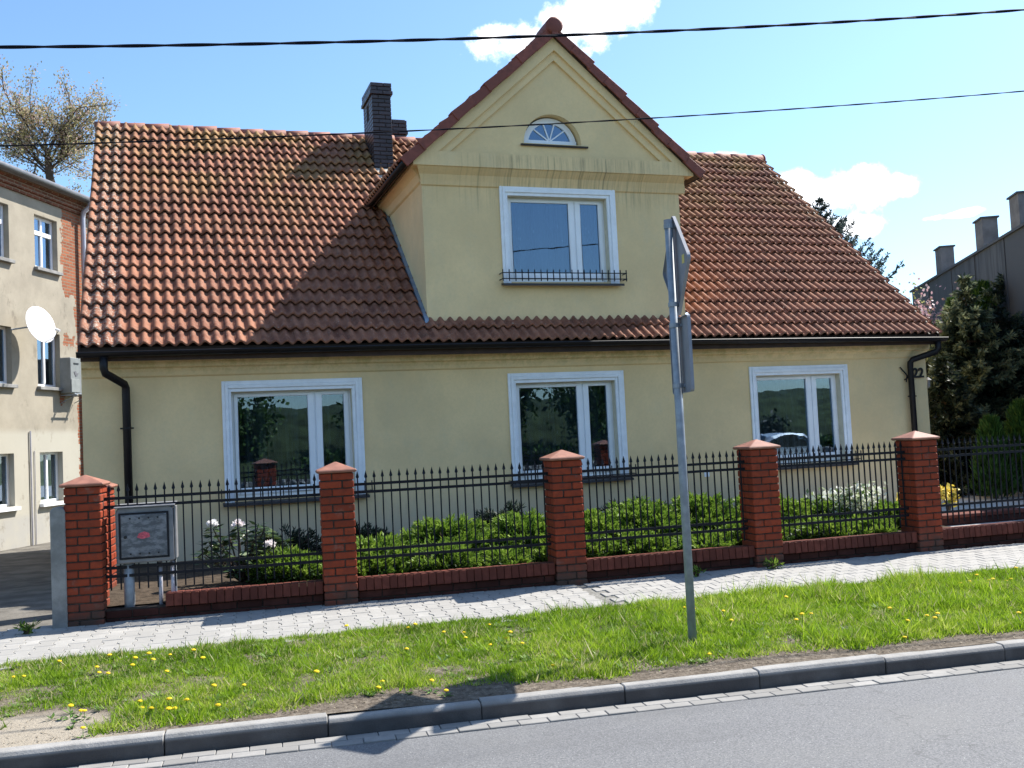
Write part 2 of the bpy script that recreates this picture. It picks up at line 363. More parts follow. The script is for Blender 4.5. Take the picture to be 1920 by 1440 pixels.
def m_cornicebrick():
    t = NT('old_cornice_brick'); lp = t.n('ShaderNodeTexCoord').outputs['Object']; sp = t.n('ShaderNodeSeparateXYZ'); t.l(lp, sp.inputs[0])
    cm = t.n('ShaderNodeCombineXYZ'); t.l(sp.outputs[0], cm.inputs[0]); t.l(sp.outputs[2], cm.inputs[1])
    br = t.n('ShaderNodeTexBrick'); br.inputs['Scale'].default_value = 1; br.inputs['Brick Width'].default_value = .25; br.inputs['Row Height'].default_value = .077; br.inputs['Mortar Size'].default_value = .010; t.l(cm.outputs[0], br.inputs['Vector'])
    br.inputs['Color1'].default_value = (.20, .075, .045, 1); br.inputs['Color2'].default_value = (.13, .055, .035, 1); br.inputs['Mortar'].default_value = (.26, .2, .14, 1)
    t.col(t.mix(t.rng(t.noise(6, 4), .5, .7, 0, .5), br.outputs['Color'], (.12, .09, .07))); t.set(.9, .1); t.bump(t.math('MULTIPLY', br.outputs['Fac'], -1), .5, .02); return t.m
def m_panel():
    t = NT('weathered_grey_panel'); q = t.mix(t.rng(t.noise(1, 6, .7, t.mapped((5, 5, .5))), .35, .68), (.085, .092, .105), (.030, .034, .042)); q = t.mix(t.objrand(), q, (.058, .064, .076)); t.col(q); t.set(.7, .3); t.bump(t.noise(30, 4), .2, .01); return t.m
def m_cabinet():
    t = NT('grey_cabinet_door'); q = t.mix(t.rng(t.noise(9, 6, .7, t.mapped((1, 1, 2.2), (0, 0, 0), (0, .6, 0))), .42, .62), (.085, .09, .10), (.19, .195, .21))
    t.col(q); t.set(.6, .3); return t.m

MT = dict(plaster=m_plaster(), tile=m_tile(), brick=m_brick(), asphalt=m_asphalt(), soil=m_soil(), glass=m_glass(), curtain=m_curtain(), neigh=m_neighbour(), cornb=m_cornicebrick(), panel=m_panel(), cabdoor=m_cabinet())
MT['mortar'] = simple('dark_mortar', (.050, .042, .036), .95, .1, .3, 20, .3)
MT['cap'] = simple('terracotta_cap', (.26, .115, .078), .6, .3, .18, 10, .15, 60)
MT['coping'] = simple('coping_brick', (.13, .038, .026), .75, .15, .25, 16, .2, 80, orand=.3)
MT['wallbrick'] = simple('stained_wall_brick', (.062, .023, .018), .85, .12, .35, 7, .2, 80, orand=.35)
MT['iron'] = simple('black_iron', (.009, .009, .013), .6, .22, .3, 30)
MT['pvc'] = simple('white_pvc', (.82, .84, .87), .35, .4, .03, 3)
MT['surround'] = simple('painted_white_moulding', (.82, .84, .87), .6, .3, .05, 9)
MT['reveal'] = simple('cream_reveal', (.60, .55, .42), .85, .2, .08)
MT['sill'] = simple('dark_brown_sill', (.035, .032, .036), .5, .4, .2)
MT['ngutter'] = simple('dark_zinc_gutter', (.13, .13, .14), .5, .4, .15, metal=.3)
MT['gutter'] = simple('dark_brown_gutter', (.010, .008, .009), .45, .28, .2, 9)
MT['galv'] = simple('galvanised_steel', (.27, .30, .335), .6, .35, .16, 14, metal=.2)
MT['signback'] = simple('grey_sign_back', (.23, .24, .27), .55, .35, .10, 5, metal=.15)
MT['flash'] = simple('blue_grey_flashing', (.20, .26, .36), .4, .5, .15, 8, metal=.4)
MT['verge'] = simple('verge_tile_red', (.215, .060, .040), .6, .35, .25, 9, .15, 70, orand=.2)
MT['ridge'] = simple('ridge_tile', (.27, .105, .075), .7, .3, .25, 7, .15, 70, orand=.2)
MT['soffit'] = simple('brown_soffit', (.05, .03, .022), .7, .3, .2)
MT['chimney'] = simple('purple_brown_glazed_brick', (.050, .033, .036), .38, .5, .3, 12, .1, 60, orand=.45)
MT['lead'] = simple('pale_flashing', (.45, .42, .36), .6, .4, .15)
MT['paver'] = m_concrete('grey_paver', (.315, .303, .282), .12, orand=.16)
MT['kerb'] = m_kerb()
MT['gbrick'] = m_concrete('gutter_paver', (.265, .255, .24), .16, orand=.3)
MT['joint'] = simple('joint_sand', (.185, .178, .162), .95, .1, .3, 30)
MT['cpost'] = m_concrete('old_concrete', (.24, .235, .225), .25, orand=0)
MT['cabinet'] = simple('grey_grp_cabinet', (.17, .172, .18), .6, .3, .15, 9)
MT['cable'] = simple('black_cable', (.006, .006, .012), .7, .12, .1)
MT['dishw'] = simple('white_dish', (.82, .82, .84), .5, .3, .03)
MT['pink'] = simple('pink_sticker_remains', (.52, .10, .13), .7, .2, .3, 60)
MT['yellowst'] = simple('yellow_sticker', (.62, .52, .16), .6, .3, .05)
MT['black'] = simple('black_paint', (.012, .012, .014), .5, .4, .1)
MT['zinc'] = simple('pale_zinc_pipe', (.44, .43, .48), .4, .5, .08, 6, metal=.3)
MT['bark'] = simple('tree_bark', (.075, .055, .042), .9, .1, .3, 18, .5, 40, dist=.02)
MT['grass'] = leafmat('grass_blades', [(0, (.10, .185, .010)), (.35, (.185, .315, .016)), (.7, (.285, .410, .026)), (.9, (.37, .45, .06)), (1, (.46, .42, .22))], .48)
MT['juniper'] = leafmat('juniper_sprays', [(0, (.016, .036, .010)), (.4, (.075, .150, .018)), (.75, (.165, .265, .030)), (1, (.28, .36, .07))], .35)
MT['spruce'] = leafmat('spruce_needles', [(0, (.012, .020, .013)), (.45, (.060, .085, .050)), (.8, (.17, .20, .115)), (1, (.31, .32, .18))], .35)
MT['thuja'] = leafmat('thuja_fans', [(0, (.010, .024, .006)), (.5, (.045, .095, .014)), (1, (.095, .165, .026))], .25)
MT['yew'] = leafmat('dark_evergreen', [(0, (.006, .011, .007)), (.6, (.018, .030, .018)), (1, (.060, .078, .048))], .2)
MT['bluecon'] = leafmat('blue_green_conifer', [(0, (.020, .034, .032)), (.6, (.050, .072, .066)), (1, (.10, .13, .11))], .25)
MT['blossomtree'] = leafmat('young_maple_leaves', [(0, (.20, .17, .07)), (.45, (.38, .35, .17)), (.7, (.48, .38, .28)), (1, (.42, .27, .27))], .45)
MT['rhodo'] = leafmat('rhododendron_leaves', [(0, (.012, .026, .010)), (.6, (.035, .065, .020)), (.9, (.12, .17, .05)), (1, (.30, .33, .16))], .15, .35, .5)
MT['petal'] = leafmat('white_pink_petals', [(0, (.80, .62, .60)), (.3, (.84, .80, .80)), (1, (.88, .87, .86))], .3)
MT['pinkbloom'] = leafmat('pink_blossom', [(0, (.22, .20, .08)), (.25, (.42, .24, .27)), (.7, (.52, .36, .40)), (1, (.62, .50, .52))], .3)
MT['yellowbush'] = leafmat('yellow_green_leaves', [(0, (.16, .20, .04)), (1, (.50, .50, .20))], .35)
MT['varieg'] = leafmat('white_variegated_leaves', [(0, (.07, .13, .03)), (.3, (.30, .36, .16)), (.5, (.70, .72, .58)), (1, (.84, .84, .78))], .25)
MT['pansy'] = leafmat('yellow_petals', [(0, (.08, .15, .02)), (.2, (.70, .52, .05)), (1, (.85, .72, .22))], .3)
MT['dandy'] = simple('dandelion_yellow', (.78, .52, .015), .7, .2, .12, 300)
MT['stem'] = simple('green_stem', (.10, .20, .04), .7, .2, .2, 30)
MT['bank'] = simple('bank_grass', (.034, .046, .019), .9, .1, .5, 1.2, .6, 9, dist=.1)
MT['stone'] = simple('field_stone', (.27, .26, .25), .9, .2, .3, 5, .4, 20, orand=.3)

# ------------------------------------------------------------------ ground lay-out
Yf = lambda x: 9.87-.085*(x-3.9)          # foot of the fence
Yk = lambda x: 6.35-.108*(x-2.9)          # front of the kerb
def zg(x, y):
    t = (Yf(x)-y)/(Yf(x)-Yk(x)); t = np.clip(t, -.2, 1.1); return -1.59-.155*t
ROADZ = -1.87
def sheet(name, pts, mat, kind='structure', thick=0):
    me = bpy.data.meshes.new(name); me.from_pydata(pts, [], [tuple(range(len(pts)))]); o = finish(name, me, mat); struct(o); return o
def grid(name, xs, ys, zf, mat):
    X, Y = np.meshgrid(xs, ys, indexing='ij'); Z = zf(X, Y)*np.ones_like(X); nx, ny = X.shape
    V = np.stack([X, Y, Z], -1).reshape(-1, 3); i = np.arange(nx*ny).reshape(nx, ny)
    F = np.stack([i[:-1, :-1], i[1:, :-1], i[1:, 1:], i[:-1, 1:]], -1).reshape(-1, 4)
    return struct(fast(name, V, F, mat, smooth=True))
def strip(name, xs, y0, y1, zf, mat, n=8):
    """sheet between two lines y0(x), y1(x)"""
    V = []; F = []
    for x in xs:
        for k in range(n+1):
            y = y0(x)+(y1(x)-y0(x))*k/n; V.append((x, y, float(zf(x, y))))
    for a in range(len(xs)-1):
        for k in range(n): q = a*(n+1)+k; F.append((q, q+n+1, q+n+2, q+1))
    return struct(fast(name, V, F, mat, smooth=True))
sheet('ground', [(-900, -900, -2.35), (900, -900, -2.35), (900, 1200, -2.35), (-900, 1200, -2.35)], simple('far_ground', (.10, .12, .05), .95, .1, .3, .05))
xs = np.linspace(-60, 60, 25)
road = strip('road', xs, lambda x: Yk(x)-7.6, lambda x: Yk(x)-.012, lambda x, y: ROADZ, MT['asphalt'], 1)
xs = np.linspace(-14, 26, 81)
verge_soil = strip('verge', xs, lambda x: Yk(x)+.088, lambda x: Yf(x)-1.22+.06, lambda x, y: zg(x, y)-.004+.02*(vnoise(x, y, 3.0)-.5), MT['soil'], 12)
sidewalk = strip('sidewalk', xs, lambda x: Yf(x)-1.24, lambda x: Yf(x)+.10, lambda x, y: zg(x, y)-.011, MT['joint'], 6)
yard = grid('yard', np.linspace(-30, -.95, 24), np.linspace(9.5, 45, 24), lambda x, y: np.interp(y, [9.5, 11, 24, 45], [-1.63, -1.66, -1.93, -2.0])+.05*(vnoise(x, y, .6)-.5), simple('trodden_yard', (.13, .12, .105), .95, .1, .3, 2.5, .6, 25, dist=.02))
FX = [-.79, 1.58, 3.97, 6.29, 8.42, 10.75, 12.3]; FYC = [10.52, 10.24, 10.03, 9.88, 9.78, 9.70, 9.65]
garden = strip('garden_bed', np.linspace(-.80, 9.4, 36), lambda x: float(np.interp(x, FX, FYC))+.02, lambda x: 14.25, lambda x, y: -1.44+.05*(vnoise(x, y, 1.5)-.5), simple('garden_soil', (.06, .045, .032), .95, .1, .35, 9, .7, 30, dist=.02), 10)
drive = strip('driveway', [9.4, 10, 10.75, 12.3, 12.6, 16, 25, 40], lambda x: float(np.interp(x, FX, FYC))+.02, lambda x: 14.3 if x < 12.4 else 45, lambda x, y: -1.50, simple('light_driveway', (.46, .44, .41), .9, .2, .12, 6))
backyard = grid('back_garden', np.linspace(-.95, 12.3, 6), np.linspace(14.25, 45, 6), lambda x, y: -1.6, MT['bank'])

# pavers: bone-shaped, each end wide and waist narrow; laid crosswise on the left, lengthwise on the right
def paver_mesh():
    g = .0022; w = lambda a: .0825-.0275*max(0, min(1, (.07-abs(a))/.04))-g
    ys = [-.1+g, -.07, -.03, .03, .07, .1-g]; poly = [(w(y), y, 0) for y in ys]+[(-w(y), y, 0) for y in reversed(ys)]
    mb = MB(); k = len(poly); ins = .004
    mb.v += [(p[0], p[1], -.05) for p in poly]+[(p[0], p[1], -ins) for p in poly]+[(p[0]*(1-ins/.07), p[1]*(1-ins/.1), 0) for p in poly]
    for a in range(k):
        b = (a+1) % k; mb.face((a, b, k+b, k+a)); mb.face((k+a, k+b, 2*k+b, 2*k+a))
    mb.face(range(2*k, 3*k)); me = mb.mesh('paver'); me.materials.append(MT['paver']); return me
PAV = paver_mesh()
def lay_pavers():
    tf = Vector((1, -.085, 0)).normalized(); nf = Vector((.085, 1, 0)).normalized(); o0 = Vector((3.9, 9.87, 0)); rz = math.atan2(-.085, 1); items = []
    for k in range(-62, 110):
        for j in range(-1, 8):
            s, v = k*.1375, -1.15+j*.2+(.1 if k % 2 else 0)
            if s < .10: items.append((s, v, 0))
    for k in range(0, 60):
        for j in range(-1, 12):
            s, v = .272+k*.2+(.1 if j % 2 else 0), -1.17+j*.1375
            if s >= .22: items.append((s, v, 1))
    out = []
    for s, v, q in items:
        if not (-1.30 < v < .17): continue
        p = o0+tf*s+nf*v
        z = float(zg(p.x, p.y))+random.uniform(-.0022, .0022)
        u = Vector((p.x, p.y)).normalized(); d = math.hypot(p.x, p.y)
        az = math.degrees(math.atan2(p.x, p.y))-18.97; vis = -30 < az < 30 and v < .06
        out.append((0 if vis else 1, d, p, z, q))
    out.sort(key=lambda a: a[:2])
    slope = -.047
    mb = MB()
    base_v = [Vector(v.co) for v in PAV.vertices]; base_f = [tuple(p.vertices) for p in PAV.polygons]
    for i, (_, d, p, z, q) in enumerate(out):
        r = rz+(math.pi/2 if q else 0)+random.uniform(-.008, .008)
        eul = (Matrix.Rotation(rz, 4, 'Z') @ Matrix.Rotation(.047, 4, 'X') @ Matrix.Rotation(r-rz, 4, 'Z')).to_euler()
        if i < 300: inst('paver', PAV, sidewalk, (p.x, p.y, z), eul)
        elif d < 22:
            M = Matrix.Translation((p.x, p.y, z)) @ eul.to_matrix().to_4x4(); k = len(mb.v); mb.v += [tuple(M @ v) for v in base_v]
            for f in base_f: mb.face([k+a for a in f])
    o = mb.build('paver_field', MT['paver'], sidewalk); o['kind'] = 'stuff'
lay_pavers()

# kerb stones (1 m) and the two courses of gutter pavers
kt = Vector((1, -.108, 0)).normalized(); kn = Vector((.108, 1, 0)).normalized(); krz = math.atan2(-.108, 1)
kerb = empty('kerb', (2.9, 6.35, 0), krz); kerb['kind'] = 'structure'
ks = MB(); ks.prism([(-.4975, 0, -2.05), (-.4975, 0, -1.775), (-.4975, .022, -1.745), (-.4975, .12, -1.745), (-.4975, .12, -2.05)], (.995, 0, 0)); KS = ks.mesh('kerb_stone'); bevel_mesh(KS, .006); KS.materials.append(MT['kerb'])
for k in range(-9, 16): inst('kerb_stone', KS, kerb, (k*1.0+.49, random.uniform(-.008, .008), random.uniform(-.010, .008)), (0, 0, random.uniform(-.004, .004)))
gb = MB().box((-.098, -.048, -.08), (.098, .048, 0)); GB = gb.mesh('gutter_paver'); bevel_mesh(GB, .004); GB.materials.append(MT['gbrick'])
for r_ in range(2):
    for k in range(-20, 31): inst('gutter_paver', GB, kerb, (k*.2+(.1 if r_ else 0), -.062-r_*.1, ROADZ+.010+random.uniform(-.003, .003)), (random.uniform(-.01, .01), random.uniform(-.006, .006), random.uniform(-.008, .008)))

# ------------------------------------------------------------------ the house
FY = 14.2; X0, X1 = -1.08, 12.57; EY, EZ = 13.84, 1.36; PITCH = rad(41.5); RY = 18.95; RZ = EZ+(RY-EY)*math.tan(PITCH); SL = (RY-EY)/math.cos(PITCH)
house = empty('house', (0, 0, -1.6)); hz = 1.6     # parts are given in world coordinates and shifted
tag(house, 'yellow rendered bungalow with red tiled roof, central gabled dormer and white framed windows', 'house')
def hp(o): o.parent = house; o.matrix_parent_inverse = Matrix.Translation((0, 0, 1.6)); return o

def plate(outer, holes, to3, back=None, name='plate'):
    """flat polygon with holes, holes' edges extruded by vector back as reveals"""
    bm = bmesh.new(); edges = []; loops = []
    for lp in [outer]+holes:
        vs = [bm.verts.new(to3(*p)) for p in lp]; es = [bm.edges.new((vs[i], vs[(i+1) % len(vs)])) for i in range(len(vs))]; edges += es; loops.append(vs)
    bmesh.ops.triangle_fill(bm, use_beauty=True, use_dissolve=False, edges=edges)
    if back is not None:
        for vs in loops[1:]:
            nv = [bm.verts.new(v.co+Vector(back)) for v in vs]
            for i in range(len(vs)): j = (i+1) % len(vs); bm.faces.new((vs[i], vs[j], nv[j], nv[i]))
    bmesh.ops.recalc_face_normals(bm, faces=bm.faces)
    me = bpy.data.meshes.new(name); bm.to_mesh(me); bm.free(); return me
def rect(x0, z0, x1, z1): return [(x0, z0), (x1, z0), (x1, z1), (x0, z1)]
WIN = [(.68, 2.61), (4.81, 6.72), (8.98, 10.90)]
OP = [rect(a+.125, -.69, b-.145, .79) for a, b in WIN]
front = plate(rect(X0, -1.75, X1-.01, 1.42), OP, lambda x, z: (x, FY, z), (0, .16, 0), 'front_wall')
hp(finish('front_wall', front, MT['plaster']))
for x in (X0+.002, X1-.012):
    gw = MB(); gw.prism([(x, FY+.002, -1.75), (x, 2*RY-FY, -1.75), (x, 2*RY-FY, 1.35), (x, RY, RZ-.14), (x, FY+.002, EZ+.1)], (.25 if x < 0 else -.25, 0, 0)); hp(gw.build('gable_wall', MT['plaster']))
hp(MB().box((X0, 2*RY-FY-.25, -1.75), (X1, 2*RY-FY, 1.3)).build('back_wall', MT['plaster']))
hp(MB().box((X0+.26, FY+3.2, -1.7), (X1-.26, FY+3.3, 3.9)).build('inner_wall', simple('dim_room_wall', (.30, .28, .25), .9)))
hp(MB().box((X0+.26, FY+.2, -1.5), (X1-.26, FY+3.2, -1.4)).build('floor', simple('room_floor', (.12, .08, .05), .6)))
cn = MB()     # eaves cornice in two steps with a cove
cn.prism([(X0+.01, FY-.005, 1.02), (X0+.01, FY-.03, 1.04), (X0+.01, FY-.045, 1.09), (X0+.01, FY-.07, 1.135), (X0+.01, FY-.11, 1.15), (X0+.01, FY-.12, 1.16), (X0+.01, FY-.14, 1.30), (X0+.01, FY-.24, 1.345), (X0+.01, FY-.005, 1.36)], (X1-X0-.02, 0, 0))
hp(cn.build('cornice', MT['plaster'], bevel=.004))

# roof deck, tiles, ridge
rf = MB(); t_ = .10
def slab(y0, z0, y1, z1, xa, xb):
    n = Vector((0, -(z1-z0), y1-y0)).normalized()
    if n.z < 0: n = -n
    rf.prism([(xa, y0, z0), (xa, y1, z1), (xa, y1-n.y*t_, z1-n.z*t_), (xa, y0-n.y*t_, z0-n.z*t_)], (xb-xa, 0, 0))
slab(EY+.02, EZ-.012, RY, RZ-.012, X0+.01, X1-.01); slab(2*RY-EY, EZ-.012, RY+.001, RZ-.012, X0+.012, X1-.012)
roof = hp(rf.build('roof', MT['soffit']))
TW = (X1-X0)/45; ROWS = 21; GA = SL/ROWS
def tile_mesh(w=TW, ln=GA+.07, seg=12):
    mb = MB(); pr = []
    for i in range(seg+1):
        u = i/seg*w; c = .5+.5*math.cos(2*math.pi*(u/w*2-.25)); pr.append((u, .058*c**1.05))
    for v, lift, sub in ((0, .064, .026), (0, .064, 0), (.02, .0645, -.002), (ln, .0, 0)):
        for u, h in pr: mb.v.append((u, v, h+lift-sub))
    n = seg+1
    for r in range(3):
        for i in range(seg): mb.face((r*n+i, r*n+i+1, (r+1)*n+i+1, (r+1)*n+i))
    me = mb.mesh('roof_tile'); me.materials.append(MT['tile']); me.shade_smooth(); return me
TILE = tile_mesh()
DX0, DX1, DZE = 3.62, 7.88, 4.00           # dormer walls and its eaves level
DRX = (DX0+DX1)/2; DPT = math.atan2(6.09-4.07, 5.76-3.48)
def lay_tiles():
    C, S = math.cos(PITCH), math.sin(PITCH); rows = []
    for r in range(ROWS):
        for c in range(45):
            v = r*GA; x = X0+c*TW; y = EY-.03+v*C; z = EZ+v*S
            if x+TW > DX0+.18 and x < DX1-.18 and y > FY+.02 and z < 6.1-abs(x+TW/2-DRX)*math.tan(DPT)-.45: continue
            d = math.dist((x, y, z), (0, 0, 0)); hid = (x > DX0-.1 and x < DX1+1.2 and z > 1.8)
            # on the right slope the tiles are seen foreshortened
            rows.append((d*(1.5 if hid else 1)*(1+.02*max(0, x-6)), x, y, z))
    rows.sort(); bv = np.array([v.co for v in TILE.vertices]); bf = np.array([p.vertices[:] for p in TILE.polygons])
    V = []; F = []; k = 0; R = Matrix.Rotation(PITCH, 3, 'X'); Rn = np.array(R)
    for i, (_, x, y, z) in enumerate(rows):
        jz = random.uniform(-.005, .006)+.022*(float(vnoise(x, y, .55))-.5); tw = random.uniform(-.010, .010)
        if i < 300:
            o = inst('roof_tile', TILE, roof, (x, y, z+jz), (PITCH+random.uniform(-.012, .012), tw, random.uniform(-.006, .006))); o.matrix_parent_inverse = roof.matrix_world.inverted() if False else Matrix.Identity(4)
        else:
            Q = np.array(Matrix.Rotation(tw, 3, 'Y') @ Matrix.Rotation(random.uniform(-.012, .012), 3, 'X'))
            V.append(bv @ (Rn @ Q).T+np.array([x, y, z+jz])); F.append(bf+k); k += len(bv)
    o = fast('roof_tile_field', np.concatenate(V), np.concatenate(F), MT['tile'], roof, smooth=True); o['kind'] = 'stuff'
lay_tiles()
# the roof's back slope: the same tiles as one field
def field_back():
    bv = np.array([v.co for v in TILE.vertices]); bf = np.array([p.vertices[:] for p in TILE.polygons]); V = []; F = []; k = 0
    R = np.array(Matrix.Rotation(math.pi, 3, 'Z') @ Matrix.Rotation(PITCH, 3, 'X'))
    for r in range(ROWS):
        for c in range(45):
            V.append(bv @ R.T+np.array([X1-c*TW, 2*RY-EY+.03-r*GA*math.cos(PITCH), EZ+r*GA*math.sin(PITCH)])); F.append(bf+k); k += len(bv)
    o = fast('back_tile_field', np.concatenate(V), np.concatenate(F), MT['tile'], roof, smooth=True); o['kind'] = 'stuff'
field_back()
def halfround(ln, r0, r1, n=10):
    mb = MB()
    for x, r in ((0, r0), (ln, r1)):
        for rr in (r, r-.022):
            for j in range(n+1):
                w = math.pi*(-.08+1.16*j/n); mb.v.append((x, rr*math.cos(w)*1.12, rr*math.sin(w)))
    m = n+1
    for j in range(n):
        mb.face((j, j+1, 2*m+j+1, 2*m+j)); mb.face((m+j, 3*m+j, 3*m+j+1, m+j+1)); mb.face((j, m+j, m+j+1, j+1)); mb.face((2*m+j, 2*m+j+1, 3*m+j+1, 3*m+j))
    mb.face((0, 2*m, 3*m, m)); mb.face((n, m+n, 3*m+n, 2*m+n))
    return mb
RT = halfround(.43, .115, .135).mesh('ridge_tile'); RT.materials.append(MT['ridge']); RT.shade_smooth()
nR = 33; st = (X1-X0+.06)/nR
for k in range(nR):
    inst('ridge_tile', RT, roof, (X0-.03+k*st, RY, RZ-.035+random.uniform(-.006, .006)), (0, -.012+random.uniform(-.006, .006), 0))
endcap = MB().lathe([(0, 0), (.125, .0), (.13, .02), (.10, .05), (0, .055)], 18, M=Matrix.Translation((X1+.08, RY, RZ-.01)) @ Matrix.Rotation(rad(90), 4, 'Y')); o = endcap.build('ridge_end_cap', MT['ridge'], roof, smooth=True)
# verge boards
for x in (X0-.006, X1-.024):
    vb = MB(); vb.prism([(x, EY, EZ-.10), (x, RY, RZ-.13), (x, RY, RZ+.035), (x, EY, EZ+.05)], (.03, 0, 0)); hp(vb.build('verge_board', MT['soffit']))

# gutter and downpipes
def gutter_mesh(xa, xb, sag):
    mb = MB(); n = 10; r = .066; nx = 24; k0 = 0
    for i in range(nx+1):
        x = xa+(xb-xa)*i/nx; dz = sag*(1-(2*i/nx-1)**2)
        for j in range(n+1):
            w = math.pi*(1+j/n); mb.v.append((x, 13.775+r*math.cos(w), 1.325+dz+r*math.sin(w)))
        mb.v.append((x, 13.775-r-.012, 1.325+dz+.004)); mb.v.append((x, 13.775-r-.012, 1.325+dz-.012))
    m = n+3
    for i in range(nx):
        for j in range(n): mb.face((i*m+j, (i+1)*m+j, (i+1)*m+j+1, i*m+j+1))
        mb.face((i*m, i*m+n+1, (i+1)*m+n+1, (i+1)*m)); mb.face((i*m+n+1, i*m+n+2, (i+1)*m+n+2, (i+1)*m+n+1))
    mb.face([j for j in range(n+1)]); mb.face([nx*m+j for j in range(n+1)])
    return mb
gut = hp(gutter_mesh(X0-.02, X1+.07, .035).build('gutter', MT['gutter'], smooth=True))
fb = hp(MB().box((X0+.02, 13.86, 1.22), (X1-.02, 13.885, 1.40)).build('fascia', MT['soffit']))
for name, pts in (('downpipe', [(-.78, 13.775, 1.27), (-.78, 13.775, 1.12), (-.765, 13.80, 1.06), (-.55, 14.06, .93), (-.535, 14.09, .88), (-.535, 14.10, .80), (-.535, 14.10, -1.44)]), ('downpipe', [(12.47, 13.775, 1.27), (12.47, 13.775, 1.14), (12.455, 13.80, 1.09), (12.17, 14.07, .98), (12.14, 14.09, .93), (12.14, 14.10, .86), (12.14, 14.10, -1.44)])):
    dp = hp(MB().tube(pts, .052, 12).build(name, MT['gutter'], smooth=True))
    for zz in (.35, -.75):
        b = MB().lathe([(.053, -.012), (.060, -.012), (.060, .012), (.053, .012)], 14, (pts[-1][0], 14.10, zz)); b.box((pts[-1][0]-.085, 14.09, zz-.01), (pts[-1][0]-.055, 14.11, zz+.01)); b.box((pts[-1][0]+.055, 14.09, zz-.01), (pts[-1][0]+.085, 14.11, zz+.01)); b.box((pts[-1][0]-.01, 14.15, zz-.008), (pts[-1][0]+.01, 14.2, zz+.008))
        b.build('pipe_clip', MT['gutter'], dp)

# windows
def window(x0, x1, z0, z1, y=FY, name='window'):
    ix0, ix1, iz0, iz1 = x0+.125, x1-.145, z0+.03, z1-.15     # clear opening
    g0, g1, g2, g3 = ix0+.09, ix0+1.045/1.66*(ix1-ix0), ix0+1.245/1.66*(ix1-ix0), ix1-.105
    gz0, gz1 = iz0+.155, iz1-.07; yf = y+.12
    fr = MB(); 
    fr.box((ix0, yf, iz0), (ix0+.045, yf+.06, iz1)); fr.box((ix1-.045, yf, iz0), (ix1, yf+.06, iz1)); fr.box((ix0+.045, yf, iz1-.035), (ix1-.045, yf+.06, iz1)); fr.box((ix0+.045, yf, iz0), (ix1-.045, yf+.06, iz0+.08))
    mid = (g1+g2)/2; fr.box((mid-.02, yf+.002, iz0+.08), (mid+.02, yf+.058, iz1-.035))
    w = hp(fr.build(name, MT['pvc'], bevel=.004))
    for a, b, sa, sb in ((g0, g1, ix0+.038, mid-.012), (g2, g3, mid+.012, ix1-.038)):
        s = MB(); zt, zb = iz1-.028, iz0+.072; ys, ye = yf-.018, yf+.045
        s.box((sa, ys, zb), (a, ye, zt)); s.box((b, ys, zb), (sb, ye, zt)); s.box((a, ys, gz1), (b, ye, zt)); s.box((a, ys, zb), (b, ye, gz0))
        so_ = s.build('sash', MT['pvc'], w, bevel=.005)
        MB().box((a-.005, yf+.008, gz0-.005), (b+.005, yf+.014, gz1+.005)).build('pane', MT['glass'], w)
    su = MB()
    for a, b, p in ((0, .045, .030), (.045, .085, .045), (.085, .1249, .024)):
        bb = .1449/.1249
        su.box((x0+a, y-p, z0), (x0+b, y-.001, z1-a*1.2)); su.box((x1-b*bb, y-p, z0), (x1-a*bb, y-.001, z1-a*1.2)); su.box((x0+b, y-p+.0005, z1-b*1.2), (x1-b*bb, y-.001, z1-a*1.2))
    su.build('surround', MT['surround'], w, bevel=.005)
    MB().prism([(x0-.03, y-.13, z0-.012), (x0-.03, y+.12, z0+.024), (x0-.03, y+.12, z0-.02), (x0-.03, y-.115, z0-.03), (x0-.03, y-.115, z0-.045), (x0-.03, y-.13, z0-.045)], (x1-x0+.06, 0, 0)).build('sill', MT['sill'], w)
    rv = MB(); rv.box((ix0+.001, y+.002, iz0), (ix0+.006, yf, iz1)); rv.box((ix1-.006, y+.002, iz0), (ix1-.001, yf, iz1)); rv.box((ix0+.006, y+.002, iz1-.005), (ix1-.006, yf, iz1-.001)); rv.build('reveal', MT['reveal'], w)
    cu = MB(); n = 90
    for i in range(n+1):
        t = i/n; x = ix0+.03+t*(ix1-ix0-.06); yy = yf+.14+.018*math.sin(t*47)+.012*math.sin(t*83+1)
        cu.v += [(x, yy, iz0+.1), (x, yy, iz1)]
    for i in range(n): cu.face((2*i, 2*i+2, 2*i+3, 2*i+1))
    cu.build('curtain', MT['curtain'], w, smooth=True)
    gr = MB(); ya = y-.15; xa, xb = x0-.06, x1+.07
    for zz in (z0+.055, z0+.145): gr.box((xa, ya-.006, zz-.007), (xb, ya+.006, zz+.007)); gr.box((xa, ya+.006, zz-.006), (xa+.012, y, zz+.006)); gr.box((xb-.012, ya+.006, zz-.006), (xb, y, zz+.006))
    nb = 21
    for i in range(nb): xx = xa+.01+(xb-xa-.02)*i/(nb-1); gr.box((xx-.0065, ya-.0065, z0+.02), (xx+.0065, ya+.0065, z0+.195))
    gr.build('guard_rail', MT['iron'], w)
    return w
for a, b in WIN: window(a, b, -.72, .94)

